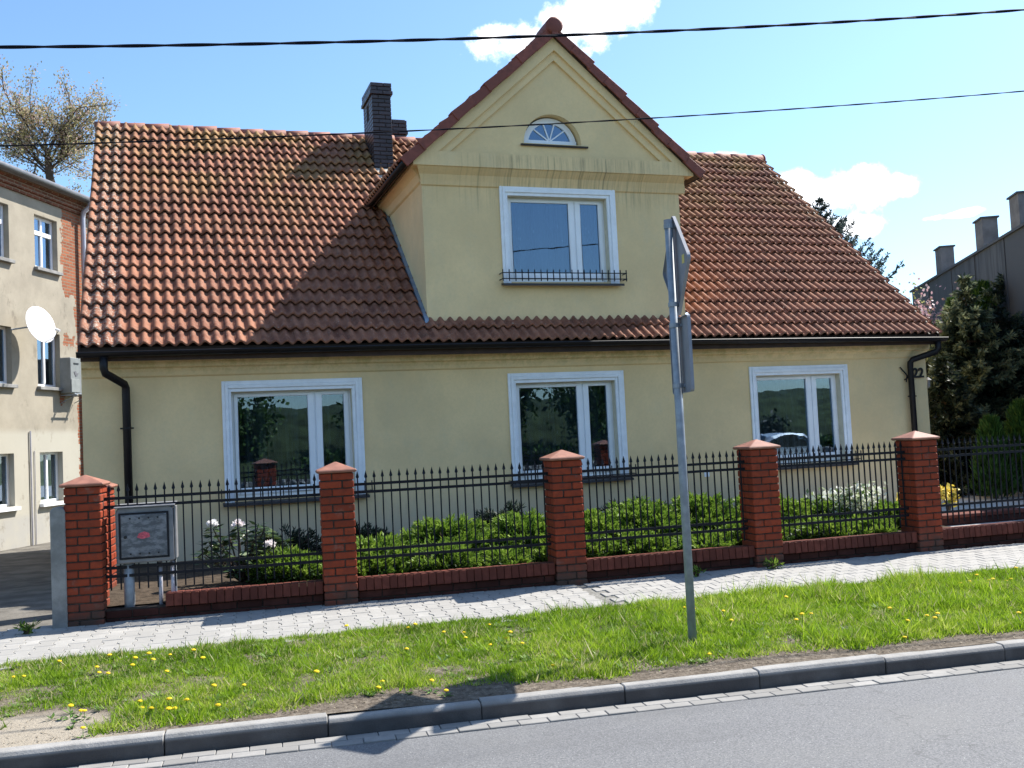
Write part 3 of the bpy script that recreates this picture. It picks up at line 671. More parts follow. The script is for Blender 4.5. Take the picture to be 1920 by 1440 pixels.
# dormer
DW = (4.82, 6.74, 2.30, 3.80)
dop = rect(DW[0]+.125, DW[2]+.03, DW[1]-.145, DW[3]-.15)
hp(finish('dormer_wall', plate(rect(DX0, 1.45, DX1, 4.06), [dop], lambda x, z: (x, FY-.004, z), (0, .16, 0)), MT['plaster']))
for x in (DX0, DX1-.2):
    sd = MB(); sd.prism([(x, FY-.002, 1.45), (x, FY+3.6, 4.6), (x, FY+3.6, 4.35), (x, FY+2.75, 4.0), (x, FY-.002, 4.0)], (.2, 0, 0)); hp(sd.build('dormer_cheek', MT['plaster']))
window(DW[0], DW[1], DW[2], DW[3], FY-.004)
PL, PR, PB, PY = 3.46, 8.06, 4.02, FY-.20
PAX, PAZ = 5.75, 6.13
pd = MB(); pd.prism([(DX0-.02, FY-.006, 3.76), (DX0-.02, FY-.03, 3.775), (DX0-.02, FY-.045, 3.83), (DX0-.05, FY-.08, 3.92), (DX0-.09, FY-.15, 3.985), (DX0-.10, FY-.18, 4.018), (DX0-.02, FY-.006, 4.018)], (DX1-DX0+.12, 0, 0)); hp(pd.build('dormer_cornice', MT['plaster'], bevel=.004))
tri_o = [(PL, PB), (PR, PB), (PR, PB+.06), (PAX, PAZ), (PL, PB+.06)]
tri_i = [(3.86, 4.235), (7.69, 4.235), (5.765, 5.90)]
hp(finish('pediment', plate(tri_o, [tri_i], lambda x, z: (x, PY, z), (0, .09, 0)), MT['plaster']))
un = MB(); un.prism([(PL, PY+.001, PB-.002), (PR, PY+.001, PB-.002), (PR, FY-.01, PB-.002), (PL, FY-.01, PB-.002)], (0, 0, .03)); hp(un.build('pediment_soffit', MT['plaster']))
fcx, fr_ = 5.70, .475
arch = [(fcx+fr_*math.cos(math.pi*k/20), 4.45+fr_*.98*math.sin(math.pi*k/20)) for k in range(21)]
tri_b = [(3.80, 4.20), (7.75, 4.20), (5.765, 5.96)]
hp(finish('tympanum', plate(tri_b, [arch], lambda x, z: (x, PY+.088, z), (0, .17, 0)), MT['plaster']))
tri_c = [(tri_i[0][0]+.165, tri_i[0][1]+.001), (tri_i[1][0]-.165, tri_i[1][1]+.001), (tri_i[2][0], tri_i[2][1]-.145)]
hp(finish('pediment_bead', plate(tri_i, [tri_c], lambda x, z: (x, PY+.045, z), (0, .042, 0)), MT['plaster']))
fl = MB(); yb = PY+.088+.13; k = 20; ro, ri = fr_-.03, fr_-.115
for j in range(k):
    a0, a1 = math.pi*j/k, math.pi*(j+1)/k
    P = lambda r, a, y: (fcx+r*math.cos(a), y, 4.46+r*.98*math.sin(a))
    fl.prism([P(ri, a0, yb), P(ro, a0, yb), P(ro, a1, yb), P(ri, a1, yb)], (0, .05, 0))
fl.box((fcx-ro, yb-.002, 4.455), (fcx+ro, yb+.05, 4.54))
for a in (36, 72, 108, 144):
    d = Vector((math.cos(rad(a)), 0, math.sin(rad(a))*.98)); n = Vector((-d.z, 0, d.x))*.009; c0 = Vector((fcx, yb+.008, 4.53))
    q = [c0+d*.02+n, c0+d*.02-n, c0+d*(ri-.05)-n, c0+d*(ri-.05)+n]; fl.prism([tuple(v) for v in q], (0, .03, 0))
fan = hp(fl.build('fanlight', MT['pvc']))
pn = [(fcx+(ri+.01)*math.cos(math.pi*j/20), yb+.026, 4.5+(ri-.03)*math.sin(math.pi*j/20)) for j in range(21)]
MB().prism(pn, (0, .005, 0)).build('pane', MT['glass'], fan)
cur2 = MB().box((fcx-.42, yb+.10, 4.44), (fcx+.42, yb+.105, 4.95)).build('curtain', simple('fanlight_blind', (.10, .13, .18), .9), fan)
MB().prism([(fcx-.53, PY+.04, 4.425), (fcx-.53, yb, 4.455), (fcx-.53, yb, 4.42), (fcx-.53, PY+.05, 4.40)], (1.10, 0, 0)).build('sill', MT['sill'], fan)
# dormer roof: slabs, tile fields, verge tiles
dr = MB(); yb_ = RY+.15; ov = .10
for sgn in (-1, 1):
    xe = DRX+sgn*(DRX-PL+.10); ze = 6.02-(DRX-PL+.10)*math.tan(DPT)
    dr.prism([(DRX, PY-.03, 6.175), (xe, PY-.03, ze+.155), (xe, PY-.03, ze+.085), (DRX, PY-.03, 6.095)], (0, yb_-PY, 0))
droof = hp(dr.build('dormer_roof', MT['soffit']))
def dormer_field():
    bv = np.array([v.co for v in TILE.vertices]); bf = np.array([p.vertices[:] for p in TILE.polygons]); V = []; F = []; k = 0; L = (DRX-PL+.14)/math.cos(DPT); rows = int(L/GA)
    for sgn in (-1, 1):
        Rz = Matrix.Rotation(-math.pi/2 if sgn < 0 else math.pi/2, 3, 'Z'); R = np.array(Rz @ Matrix.Rotation(DPT, 3, 'X'))
        for r in range(rows+1):
            for c in range(int((yb_-PY)/TW)):
                ex = DRX+sgn*((DRX-PL+.14)-r*GA*math.cos(DPT)); z = 6.185-abs(ex-DRX)*math.tan(DPT)
                y = yb_-c*TW if sgn < 0 else PY+.05+c*TW
                V.append(bv @ R.T+np.array([ex, y, z])); F.append(bf+k); k += len(bv)
    o = fast('dormer_tile_field', np.concatenate(V), np.concatenate(F), MT['tile'], droof, smooth=True); o['kind'] = 'stuff'
dormer_field()
vt = MB(); vt.prism([(0, 0, -.085), (.40, 0, -.085), (.40, 0, .050), (0, 0, .075)], (0, .026, 0)); vt.prism([(0, .02, .045), (.40, .02, .02), (.40, .02, .050), (0, .02, .0755)], (0, .16, 0)); VT = vt.mesh('verge_tile'); bevel_mesh(VT, .006); VT.materials.append(MT['verge'])
vtr = MB(); vtr.prism([(0, 0, -.085), (0, 0, .075), (-.40, 0, .050), (-.40, 0, -.085)], (0, .026, 0)); vtr.prism([(0, .02, .045), (0, .02, .0755), (-.40, .02, .050), (-.40, .02, .02)], (0, .16, 0)); VTR = vtr.mesh('verge_tile'); bevel_mesh(VTR, .006); VTR.materials.append(MT['verge'])
Lr = (DRX-PL+.14)/math.cos(DPT); nv = 9
for sgn in (-1, 1):
    for k in range(nv):
        t = k/nv*(Lr-.08); x = DRX+sgn*((DRX-PL+.16)-t*math.cos(DPT)); z = 6.20-abs(x-DRX)*math.tan(DPT)
        o = inst('verge_tile', VT if sgn < 0 else VTR, droof, (x, PY-.075-.016*(k % 2), z+.012*(k % 2)), (0, -sgn*-DPT if sgn > 0 else -DPT, 0))
ec = MB().lathe([(0, -.03), (.10, -.03), (.135, -.015), (.135, .05), (.125, .5)], 20, M=Matrix.Translation((DRX, PY-.10, 6.245)) @ Matrix.Rotation(rad(-90), 4, 'X')); ec.build('ridge_cap', MT['verge'], droof, smooth=True)
dn = MB().box((DRX-.055, PY-.125, 6.09), (DRX+.055, PY-.09, 6.20)); dn.build('apex_tile', MT['verge'], droof, bevel=.01)
RT2 = RT
for k in range(13):
    inst('ridge_tile', RT2, droof, (DRX, PY+.3+k*.38, 6.19), (0, -.01, math.pi/2))
for sgn, xe in ((-1, PL-.14), (1, PR+.12)):
    dg = MB().tube([(xe, PY-.02, 4.03), (xe, FY+2.66, 4.05)], .042, 10); hp(dg.build('dormer_gutter', MT['gutter'], smooth=True))
    xc = DX0 if sgn < 0 else DX1
    ev = MB().prism([(xc, FY, 3.80), (xc+sgn*.03, FY, 3.82), (xc+sgn*.06, FY, 3.93), (xc+sgn*.15, FY, 4.02), (xc+sgn*.15, FY, 4.10), (xc, FY, 4.10)], (0, 2.62, 0)); hp(ev.build('eave_moulding', MT['plaster']))
for x, e in ((DX0-.055, .06), (DX1-.005, .06)):
    fz = MB(); fz.prism([(x, FY-.06, 1.63), (x, FY+2.6, 1.63+2.66*math.tan(PITCH)), (x, FY+2.6, 1.76+2.66*math.tan(PITCH)), (x, FY-.06, 1.77)], (e, 0, 0)); hp(fz.build('flashing', MT['flash']))

# chimneys: glazed brick round a core
def chimney(cx0, cx1, cy0, cy1, z0, z1, band):
    c = hp(MB().box((cx0+.012, cy0+.012, z0), (cx1-.012, cy1-.012, z1-.01)).build('chimney', MT['mortar']))
    def bm_(l, d): m = MB().box((0, 0, 0), (l, d, .066)); me = m.mesh('brick'); bevel_mesh(me, .005); me.materials.append(MT['chimney']); return me
    W, D = cx1-cx0, cy1-cy0; n = int((z1-z0)/.0755); bl = .24; cache = {}
    def get(l, d):
        key = (round(l, 3), round(d, 3))
        if key not in cache: cache[key] = bm_(*key)
        return cache[key]
    for k in range(n):
        z = z0+k*.0755; pr = .0 if k < n-band else (.035 if k == n-band else .018); odd = k % 2
        x0, x1, y0, y1 = cx0-pr, cx1+pr, cy0-pr, cy1+pr
        spl = [(x0, x0+.115), (x0+.124, x1)] if odd else [(x0, x0+.235), (x0+.244, x1)]
        for a, b in spl:
            inst('brick', get(b-a, .11), c, (a, y0, z)); inst('brick', get(b-a, .11), c, (a, y1-.11, z))
        m = max(1, round((y1-y0-.238)/bl)); L = (y1-y0-.238)/m
        for j in range(m):
            for xx in (x0, x1-.11):
                if 4 <= n-1-k < 8 and xx == x0 and j == 1: continue
                inst('brick', get(.11, L-.009), c, (xx, y0+.12+j*L, z))
    return c
ch1 = chimney(3.69, 4.045, 17.87, 18.72, 4.75, 6.64, 3); chimney(4.44, 4.82, 20.0, 20.5, 5.3, 6.68, 4)
ap = MB().prism([(3.66, 17.62, 4.745), (4.08, 17.62, 4.745), (4.08, 17.87, 4.985), (3.66, 17.87, 4.985)], (0, -.02, .035)); ap.build('apron_flashing', MT['lead'], ch1)

# house number, lamp, meter plate
def text_mesh(txt, size, ext):
    cu = bpy.data.curves.new('txt', 'FONT'); cu.body = txt; cu.size = size; cu.extrude = ext; cu.offset = .006; cu.align_x = 'LEFT'
    ob = bpy.data.objects.new('txt', cu); COL.objects.link(ob); dg = bpy.context.evaluated_depsgraph_get(); me = bpy.data.meshes.new_from_object(ob.evaluated_get(dg)); bpy.data.objects.remove(ob); return me
num = finish('house_number', text_mesh('22', .235, .008), MT['black']); num.location = (12.245, FY-.03, .675); num.rotation_euler = (rad(90), 0, 0); hp(num)
tw = MB().tube([(11.98, FY-.03, .86), (12.08, FY-.05, .74), (12.14, FY-.05, .66)], .012, 6).tube([(12.05, FY-.04, .64), (12.13, FY-.05, .68), (12.2, FY-.03, .70)], .012, 6).tube([(12.10, FY-.05, .72), (12.06, FY-.07, .60)], .010, 6); hp(tw.build('bracket', MT['iron']))
lm = MB().lathe([(.0, .0), (.028, .01), (.036, .12), (.06, .125), (.012, .17), (0, .18)], 8, (12.64, FY+.06, .50)).tube([(12.56, FY+.09, .56), (12.60, FY+.07, .48), (12.64, FY+.06, .50)], .008, 6); hp(lm.build('wall_lamp', MT['cabinet']))
hp(MB().box((8.05, FY-.012, -.80), (8.14, FY-.001, -.70)).build('vent_plate', MT['surround']))

# ------------------------------------------------------------------ fence: piers, low wall, railings
PC = [(-.79, 10.52), (1.58, 10.24), (3.97, 10.03), (6.29, 9.88), (8.42, 9.78), (10.75, 9.70)]
PW = .332; ZB, NC, CH = -1.615, 17, .0785
def prot(i):
    a = PC[max(i-1, 0)]; b = PC[min(i+1, len(PC)-1)]; return math.atan2(b[1]-a[1], b[0]-a[0])
def brick_mesh(l, d, h, mat, name='brick', bev=.007):
    me = MB().box((0, 0, 0), (l, d, h)).mesh(name); bevel_mesh(me, bev); me.materials.append(mat); return me
BL, BD = PW-.11-.011, .11
BX = brick_mesh(BL, BD, CH-.012, MT['brick']); BYm = brick_mesh(BD, BL, CH-.012, MT['brick'])
def cap_mesh():
    mb = MB(); h = .198; e = .028; z0 = ZB+NC*CH; a = h-.012
    mb.v += [(-a,-a,z0),(a,-a,z0),(a,a,z0),(-a,a,z0),(-h,-h,z0+.008),(h,-h,z0+.008),(h,h,z0+.008),(-h,h,z0+.008),(-h,-h,z0+e),(h,-h,z0+e),(h,h,z0+e),(-h,h,z0+e),(0,0,z0+.112)]
    mb.face((3,2,1,0))
    for r in (0, 4):
        for i in range(4): j = (i+1) % 4; mb.face((r+i, r+j, r+4+j, r+4+i))
    for i in range(4): mb.face((8+i, 8+(i+1) % 4, 12))
    me = mb.mesh('cap'); bevel_mesh(me, .007); me.materials.append(MT['cap']); return me
CAP = cap_mesh()
def pier(x, y, rz, label, dz=0, nc=NC):
    p = empty('brick_pier', (x, y, dz), rz); tag(p, label, 'pier', 'brick fence piers'); h = PW/2
    MB().box((-h+.012, -h+.012, ZB-.1), (h-.012, h-.012, ZB+nc*CH+.002)).build('mortar_core', MT['mortar'], p)
    for k in range(nc):
        z = ZB+k*CH+.006; j = lambda: random.uniform(-.002, .002)
        if k % 2:
            L = [(BX, -h, -h), (BYm, h-BD, -h), (BX, h-BL, h-BD), (BYm, -h, h-BL)]
        else:
            L = [(BX, h-BL, -h), (BYm, h-BD, h-BL), (BX, -h, h-BD), (BYm, -h, -h)]
        for m, a, b in L: inst('brick', m, p, (a+j(), b+j(), z))
    inst('cap', CAP, p, (0, 0, 0)); return p
labels = ['red brick pier beside the grey meter cabinet, leftmost of the street fence', 'red brick pier in front of the left ground floor window', 'red brick pier in front of the middle ground floor window',
          'red brick pier just right of the sign post, before the right window', 'red brick pier nearest the house number and downpipe', 'red brick pier at the far right end of the street fence']
for i, (x, y) in enumerate(PC[:5]): pier(x, y, prot(i), labels[i])
pier(-.79, 11.9, prot(0), 'shaded red brick pier standing behind the leftmost pier, partly hidden by it', -.07)
RAILZ = (-.415, -.495, -1.085, -1.165)
def spear(): 
    mb = MB(); w = .0065
    mb.box((-w, -w, -1.30), (w, w, -.345)); mb.v += []
    k = len(mb.v); mb.v += [(-.011,-.011,-.352),(.011,-.011,-.352),(.011,.011,-.352),(-.011,.011,-.352),(-.016,-.005,-.338),(.016,-.005,-.338),(.016,.005,-.338),(-.016,.005,-.338),(0,0,-.275)]
    mb.face((k+3,k+2,k+1,k))
    for i in range(4): j = (i+1) % 4; mb.face((k+i, k+j, k+4+j, k+4+i)); mb.face((k+4+i, k+4+j, k+8))
    me = mb.mesh('picket'); me.materials.append(MT['iron']); return me
SP = spear()
CPB = brick_mesh(.0745, .27, .125, MT['coping'], 'coping_brick', .005); WB = brick_mesh(.232, .10, .070, MT['wallbrick'], 'brick', .005)
baylab = ['between the cabinet pier and the left window pier', 'before the wall between left and middle windows', 'behind the grey sign post', 'below the right ground floor window', 'at the right edge beside the driveway']
for i in range(5):
    (ax, ay), (bx, by) = PC[i], PC[i+1]; L = math.hypot(bx-ax, by-ay); rz = math.atan2(by-ay, bx-ax); a = PW/2+.004; b = L-PW/2-.004
    f = empty('fence_panel', (ax, ay, 0), rz); tag(f, 'black iron spear topped railing panel '+baylab[i], 'fence', 'railing panels between the brick piers')
    for z in RAILZ: MB().box((a-.03, -.010, z-.014), (b+.03, .010, z+.014)).build('rail', MT['iron'], f)
    n = 24
    for k in range(n): inst('picket', SP, f, (a+.045+(b-a-.09)*k/(n-1), 0, random.uniform(-.003, .003)), (0, random.uniform(-.004, .004), 0))
    w = empty('low_wall', (ax, ay, 0), rz); tag(w, 'low dark red brick wall with upright coping bricks '+baylab[i], 'wall', 'low walls under the railings')
    MB().box((a+.002, -.085, -1.80), (b-.002, .085, -1.47)).build('mortar_core', MT['mortar'], w)
    s0 = a+.55 if i == 0 else a
    nb = int((b-s0)/.0785); stp = (b-s0)/nb
    for k in range(nb): inst('coping_brick', CPB, w, (s0+k*stp+.002, -.145+random.uniform(-.003, .003), -1.472+random.uniform(-.002, .002)), (rad(-3.5), 0, 0))
    for r in range(2):
        z = -1.552-r*.079; x = a+.003-(.12 if r % 2 else 0)
        while x < b:
            xa = max(x, a+.003); xb = min(x+.232, b-.003)
            if xb-xa > .05: inst('brick', WB, w, (xa, -.10, z), (0, 0, 0), ((xb-xa)/.232, 1, 1))
            x += .243
# concrete post, meter cabinet
cp = MB().prism([(-.066, 0, -1.75), (.066, 0, -1.75), (.066, 0, -.50), (.045, 0, -.468), (0, 0, -.455), (-.045, 0, -.468), (-.066, 0, -.50)], (0, .13, 0)); o = cp.build('concrete_post', MT['cpost'], bevel=.008, loc=(-1.03, 10.36, 0), rz=-.1)
tag(o, 'weathered grey concrete post standing left of the leftmost brick pier', 'post')
cab = empty('meter_cabinet', (-.262, 10.385, 0), -.115); tag(cab, 'grey plastic electricity meter cabinet on legs with pink mark on its door', 'cabinet')
cb = MB().prism([(-.265, .0, -1.045), (.265, .0, -1.045), (.265, .0, -.545), (.235, .0, -.505), (-.235, .0, -.505), (-.265, .0, -.545)], (0, .22, 0)); cb.build('body', MT['cabinet'], cab, bevel=.012)
MB().box((.268, .03, -1.03), (.285, .20, -.52)).build('side_flange', MT['cabinet'], cab, bevel=.005); MB().prism([(-.275, -.02, -.512), (-.275, .23, -.490), (-.275, .23, -.478), (-.275, -.02, -.500)], (.56, 0, 0)).build('lid', MT['cabinet'], cab, bevel=.003)
door = MB().box((-.215, -.012, -.985), (.205, -.001, -.580)).build('door', MT['cabdoor'], cab, bevel=.004)
dfr = MB(); dfr.box((-.235, -.008, -1.005), (-.219, .0, -.56)); dfr.box((.209, -.008, -1.005), (.225, .0, -.56)); dfr.box((-.219, -.008, -.576), (.209, .0, -.56)); dfr.box((-.219, -.008, -1.005), (.209, .0, -.989)); dfr.build('door_frame', MT['iron'], cab)
for x in (-.13, -.045, .04, .125):
    for z in (-.615, -.955): MB().lathe([(0, 0), (.009, 0), (.009, -.006), (0, -.008)], 8, M=Matrix.Translation((x, -.012, z)) @ Matrix.Rotation(rad(-90), 4, 'X')).build('screw', MT['black'], cab)
MB().lathe([(0, .012), (.016, .012), (.016, 0), (.0, 0)], 12, M=Matrix.Translation((-.175, -.012, -.79)) @ Matrix.Rotation(rad(90), 4, 'X')).build('lock', MT['black'], cab)
MB().prism([(-.07, -.0135, -.80), (-.02, -.0135, -.815), (.05, -.0135, -.80), (.045, -.0135, -.765), (.0, -.0135, -.745), (-.05, -.0135, -.76)], (0, .001, 0)).build('sticker', MT['pink'], cab)
for x, r, m in ((-.17, .05, 'galv'), (.12, .020, 'zinc'), (.235, .020, 'zinc'), (.262, .010, 'galv')): MB().tube([(x, .11, -1.60), (x, .11, -1.04)], r, 10).build('leg', MT[m], cab, smooth=True)

# ------------------------------------------------------------------ road sign seen from behind
sg = empty('road_sign', (3.89, 7.2, -1.70), 0); tag(sg, 'back of a diamond road sign above a square plate on a galvanised post', 'road sign')
MB().tube([(0, 0, -.3), (0, 0, 3.38)], .034, 16).build('post', MT['galv'], sg, smooth=True); MB().lathe([(.036, 3.33), (.039, 3.335), (.039, 3.395), (.0, 3.40)], 16).build('post_cap', MT['signback'], sg)
def splate(poly, z, name, ang):
    e = empty(name, (.052, 0, z), ang)
    M = Matrix.Translation((.056, 0, z)) @ Matrix.Rotation(ang, 4, 'Z'); bpy.data.objects.remove(e)
    mb = MB(); mb.prism([(0, y, q) for y, q in poly], (.004, 0, 0), M)
    n = len(poly)
    for i in range(n):       # folded rim
        (a, b), (c, d) = poly[i], poly[(i+1) % n]
        A = Vector((0, a, b)); B = Vector((0, c, d)); inn = lambda p: p*(1-.008/p.length) if p.length else p
        mb.prism([A, B, inn(B), inn(A)], (-.022, 0, 0), M)
    return mb.build(name, MT['signback'], sg)
def rnd_poly(pts, r, n=4):
    out = []; m = len(pts)
    for i in range(m):
        p = Vector(pts[i]); a = (Vector(pts[i-1])-p).normalized(); b = (Vector(pts[(i+1) % m])-p).normalized()
        for k in range(n+1):
            t = k/n; q0 = p+a*r; q1 = p+b*r; out.append(tuple((1-t)**2*q0+2*t*(1-t)*p+t*t*q1))
    return out
ANG = rad(-14)
splate(rnd_poly([(0, -.425), (.425, 0), (0, .425), (-.425, 0)], .05), 3.02, 'diamond_plate', ANG); splate(rnd_poly([(-.30, -.305), (.30, -.305), (.30, .305), (-.30, .305)], .04), 2.285, 'square_plate', ANG)
for z in (3.34, 2.70, 2.53, 2.04):
    c = MB().lathe([(.035, -.018), (.041, -.018), (.041, .018), (.035, .018)], 14, (0, 0, z)); c.box((.03, -.018, z-.015), (.064, .018, z+.015)); c.box((.035, -.045, z-.012), (.062, -.018, z+.012)); c.build('clamp', MT['galv'], sg)
Ms = Matrix.Translation((.056, 0, 3.02)) @ Matrix.Rotation(ANG, 4, 'Z'); MB().box((-.0022, -.235, -.015), (-.0008, -.165, .055), Ms).build('sticker', MT['yellowst'], sg)

# ------------------------------------------------------------------ overhead cables
def cable(name, fz, r, twist, label):
    mb = MB(); X = np.arange(-30, 45.01, .055)
    for ph in (0, math.pi):
        pts = [(x, 8.8-.1*x+r*.62*math.cos(2*math.pi*x/twist+ph), fz(x)+r*.62*math.sin(2*math.pi*x/twist+ph)) for x in X]; mb.tube(pts, r, 6)
    o = mb.build(name, MT['cable'], smooth=True); tag(o, label, 'cable', None); return o
cable('power_cable', lambda x: 3.455+.058*x+.0034*x*x, .0095, .95, 'thick twisted black overhead cable, the upper of the two across the sky')
cable('power_cable', lambda x: 2.632+.0575*x+.0029*x*x, .0048, .75, 'thin twisted black overhead cable passing in front of the roof and gable')

# ------------------------------------------------------------------ left neighbour
LN = empty('apartment_house', (-2.68, 25.8, 0), rad(63)); tag(LN, 'old grey beige plastered apartment house with peeling render and satellite dish', 'building')
nw = []
for s0, s1 in ((-.40, .50), (-2.25, -1.34), (-4.3, -3.4)):
    for z0, z1 in ((4.50, 5.74), (1.70, 2.98), (-1.01, .16)): nw.append((s0, s1, z0, z1))
wall = finish('front_wall', plate(rect(-9, -2.3, 3.4, 6.24), [rect(a, c, b, d) for a, b, c, d in nw], lambda s, z: (s, 0, z), (0, .20, 0)), MT['neigh'], LN)
MB().box((-9, .7, -2.3), (3.39, 8, 6.2)).build('rear_block', MT['neigh'], LN); MB().box((3.15, .001, -2.3), (3.4, .7, 6.2)).build('end_wall', MT['neigh'], LN)
cb = MB(); cb.box((-9, -.05, 6.10), (3.4, .3, 6.19)); cb.box((-9, -.10, 6.19), (3.4, .3, 6.34)); cb.box((-9, -.14, 6.34), (3.4, .3, 6.42)); cb.build('cornice', MT['cornb'], LN)
rr = MB(); rr.prism([(-9.2, -.26, 6.43), (-9.2, 8.2, 7.3), (-9.2, 8.2, 7.22), (-9.2, -.26, 6.40)], (12.8, 0, 0)); rr.build('roof', simple('grey_felt_roof', (.20, .20, .21), .8), LN)
gg = MB().tube([(-9.2, -.32, 6.46), (3.6, -.32, 6.46)], .07, 10); gg.build('gutter', MT['ngutter'], LN, smooth=True)
MB().tube([(1.46, -.32, 6.44), (1.46, -.30, 6.30), (1.44, -.14, 6.16), (1.43, -.12, 6.0), (1.42, -.12, -2.0)], .060, 12).build('drainpipe', MT['zinc'], LN, smooth=True)
MB().tube([(-.78, -.03, .65), (-.78, -.03, -1.95)], .018, 8).build('conduit', MT['zinc'], LN); MB().tube([(-.62, -.02, .2), (-.63, -.02, -1.95)], .010, 6).build('conduit', MT['zinc'], LN)
for i, (a, b, c, d) in enumerate(nw):
    y = .13; fr = MB(); t = .06
    fr.box((a, y, c), (a+t, y+.06, d)); fr.box((b-t, y, c), (b, y+.06, d)); fr.box((a+t, y, d-t), (b-t, y+.06, d)); fr.box((a+t, y, c), (b-t, y+.06, c+t))
    m = (a+b)/2; h = c+(d-c)*.68
    top = i % 3 == 0
    if top:
        fr.box((m-.035, y-.01, c+t), (m+.035, y+.05, h-.05)); fr.box((a+t, y-.02, h-.05), (b-t, y+.05, h+.05)); fr.box((m-.035, y-.008, h+.05), (m+.035, y+.05, d-t))
    else: fr.box((m-.03, y-.01, c+t), (m+.03, y+.05, d-t))
    w = fr.build('window', MT['pvc'], LN, bevel=.004)
    MB().box((a+t, y+.025, c+t), (b-t, y+.031, d-t)).build('pane', MT['glass'], w)
    cu = MB(); n = 30
    for k in range(n+1):
        u = k/n; x = a+t+u*(b-a-2*t); cu.v += [(x, y+.10+.015*math.sin(u*38), c+t), (x, y+.10+.015*math.sin(u*38), d-t if top else c+(d-c)*.45)]
    for k in range(n): cu.face((2*k, 2*k+2, 2*k+3, 2*k+1))
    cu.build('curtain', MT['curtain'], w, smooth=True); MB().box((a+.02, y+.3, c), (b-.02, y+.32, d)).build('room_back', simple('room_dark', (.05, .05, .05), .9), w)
    MB().box((a-.05, -.10, c-.09), (b+.07, .13, c-.012)).build('sill', MT['cpost'] if i % 3 < 2 else MT['surround'], w, bevel=.006)
# satellite dish and cooling unit fixed to that wall
ds = empty('satellite_dish', (0, 0, 0)); 
M = Matrix.Translation((-2.68, 25.8, 0)) @ Matrix.Rotation(rad(63), 4, 'Z')
c = M @ Vector((-.98, -.42, 3.02)); ds.location = c; tag(ds, 'white oval satellite dish on the wall of the apartment house', 'satellite dish')
look = Vector((.78, -.58, .24)).normalized(); Q = look.to_track_quat('Z', 'Y').to_matrix().to_4x4()
MB().lathe([(0, 0), (.12, .006), (.24, .025), (.34, .05), (.43, .082), (.435, .078), (.34, .04), (.2, .0), (0, -.012)], 28, M=Q).build('reflector', MT['dishw'], ds, smooth=True)
MB().tube([tuple(Q @ Vector((0, -.42, .07))), tuple(Q @ Vector((0, -.40, .35))), tuple(Q @ Vector((0, -.28, .52)))], .010, 6).build('arm', MT['galv'], ds); MB().tube([tuple(Q @ Vector((0, -.30, .54))), tuple(Q @ Vector((0, -.24, .44)))], [.026, .034], 10).build('feed_horn', MT['dishw'], ds)
back = M.to_3x3() @ Vector((-.35, .42, -.1)); MB().tube([tuple(Q @ Vector((0, 0, -.01))), tuple(back*.6), tuple(back)], .018, 8).build('wall_mount', MT['galv'], ds)
ac = empty('wall_cabinet', M @ Vector((.78, -.005, 1.55)), rad(63)); tag(ac, 'grey box unit on steel brackets beside the apartment house drainpipe', 'equipment box')
MB().box((-.36, -.30, 0), (.30, -.02, .86)).build('casing', simple('pale_grey_box', (.19, .20, .195), .5, .4, .1), ac, bevel=.015); MB().box((-.34, -.312, .02), (.0, -.301, .34)).build('lower_panel', simple('box_panel', (.22, .23, .22), .5), ac, bevel=.004)
MB().box((-.22, -.310, .70), (-.02, -.301, .735)).build('vent_slot', MT['black'], ac); MB().prism([(-.22, -.309, .52), (-.15, -.309, .40), (-.08, -.309, .42), (-.03, -.309, .50), (-.10, -.309, .48), (-.14, -.309, .54)], (0, .008, 0)).build('emblem', simple('dark_mark', (.12, .12, .13), .6), ac)
bk = MB()
for x in (-.3, .22): bk.box((x-.015, -.42, -.06), (x+.015, 0, -.03)); bk.tube([(x, -.40, -.05), (x, -.02, -.22)], .010, 6)
bk.box((-.36, -.40, -.03), (.32, -.37, -.005)); bk.build('bracket', MT['galv'], ac)

# ------------------------------------------------------------------ right neighbour (dark parapet with three vents)
RB = empty('parapet_building', (22.6, 25.91, 0), math.atan2(.879, .4766)); tag(RB, 'dark grey panelled building with three square vents on its roof edge', 'building')
MB().box((-17, -9, -2.3), (0, -.03, 3.9)).build('core', MT['panel'], RB)
xx = 0; k = 0
for wd in (1.25, .95, 1.35, 1.2, .7, 1.5, 1.25, 1.1, 1.4, 1.3, 1.2, 1.3, 1.2):
    MB().box((xx-wd+.02, -.03, .4), (xx-.012, .02+.012*(k % 2), 3.96)).build('panel', MT['panel'], RB); xx -= wd; k += 1
MB().box((-17.1, -.35, 3.96), (.06, .08, 4.02)).build('coping', MT['panel'], RB)
vm = simple('vent_render', (.15, .15, .155), .85, .2, .2, 4)
for s in (-2.78, -6.80, -9.50):
    MB().box((s-.62, -.44, 3.9), (s, -.08, 4.80)).build('vent', vm, RB); MB().box((s-.66, -.48, 4.80), (s+.04, -.04, 4.84)).build('vent_cap', MT['panel'], RB)

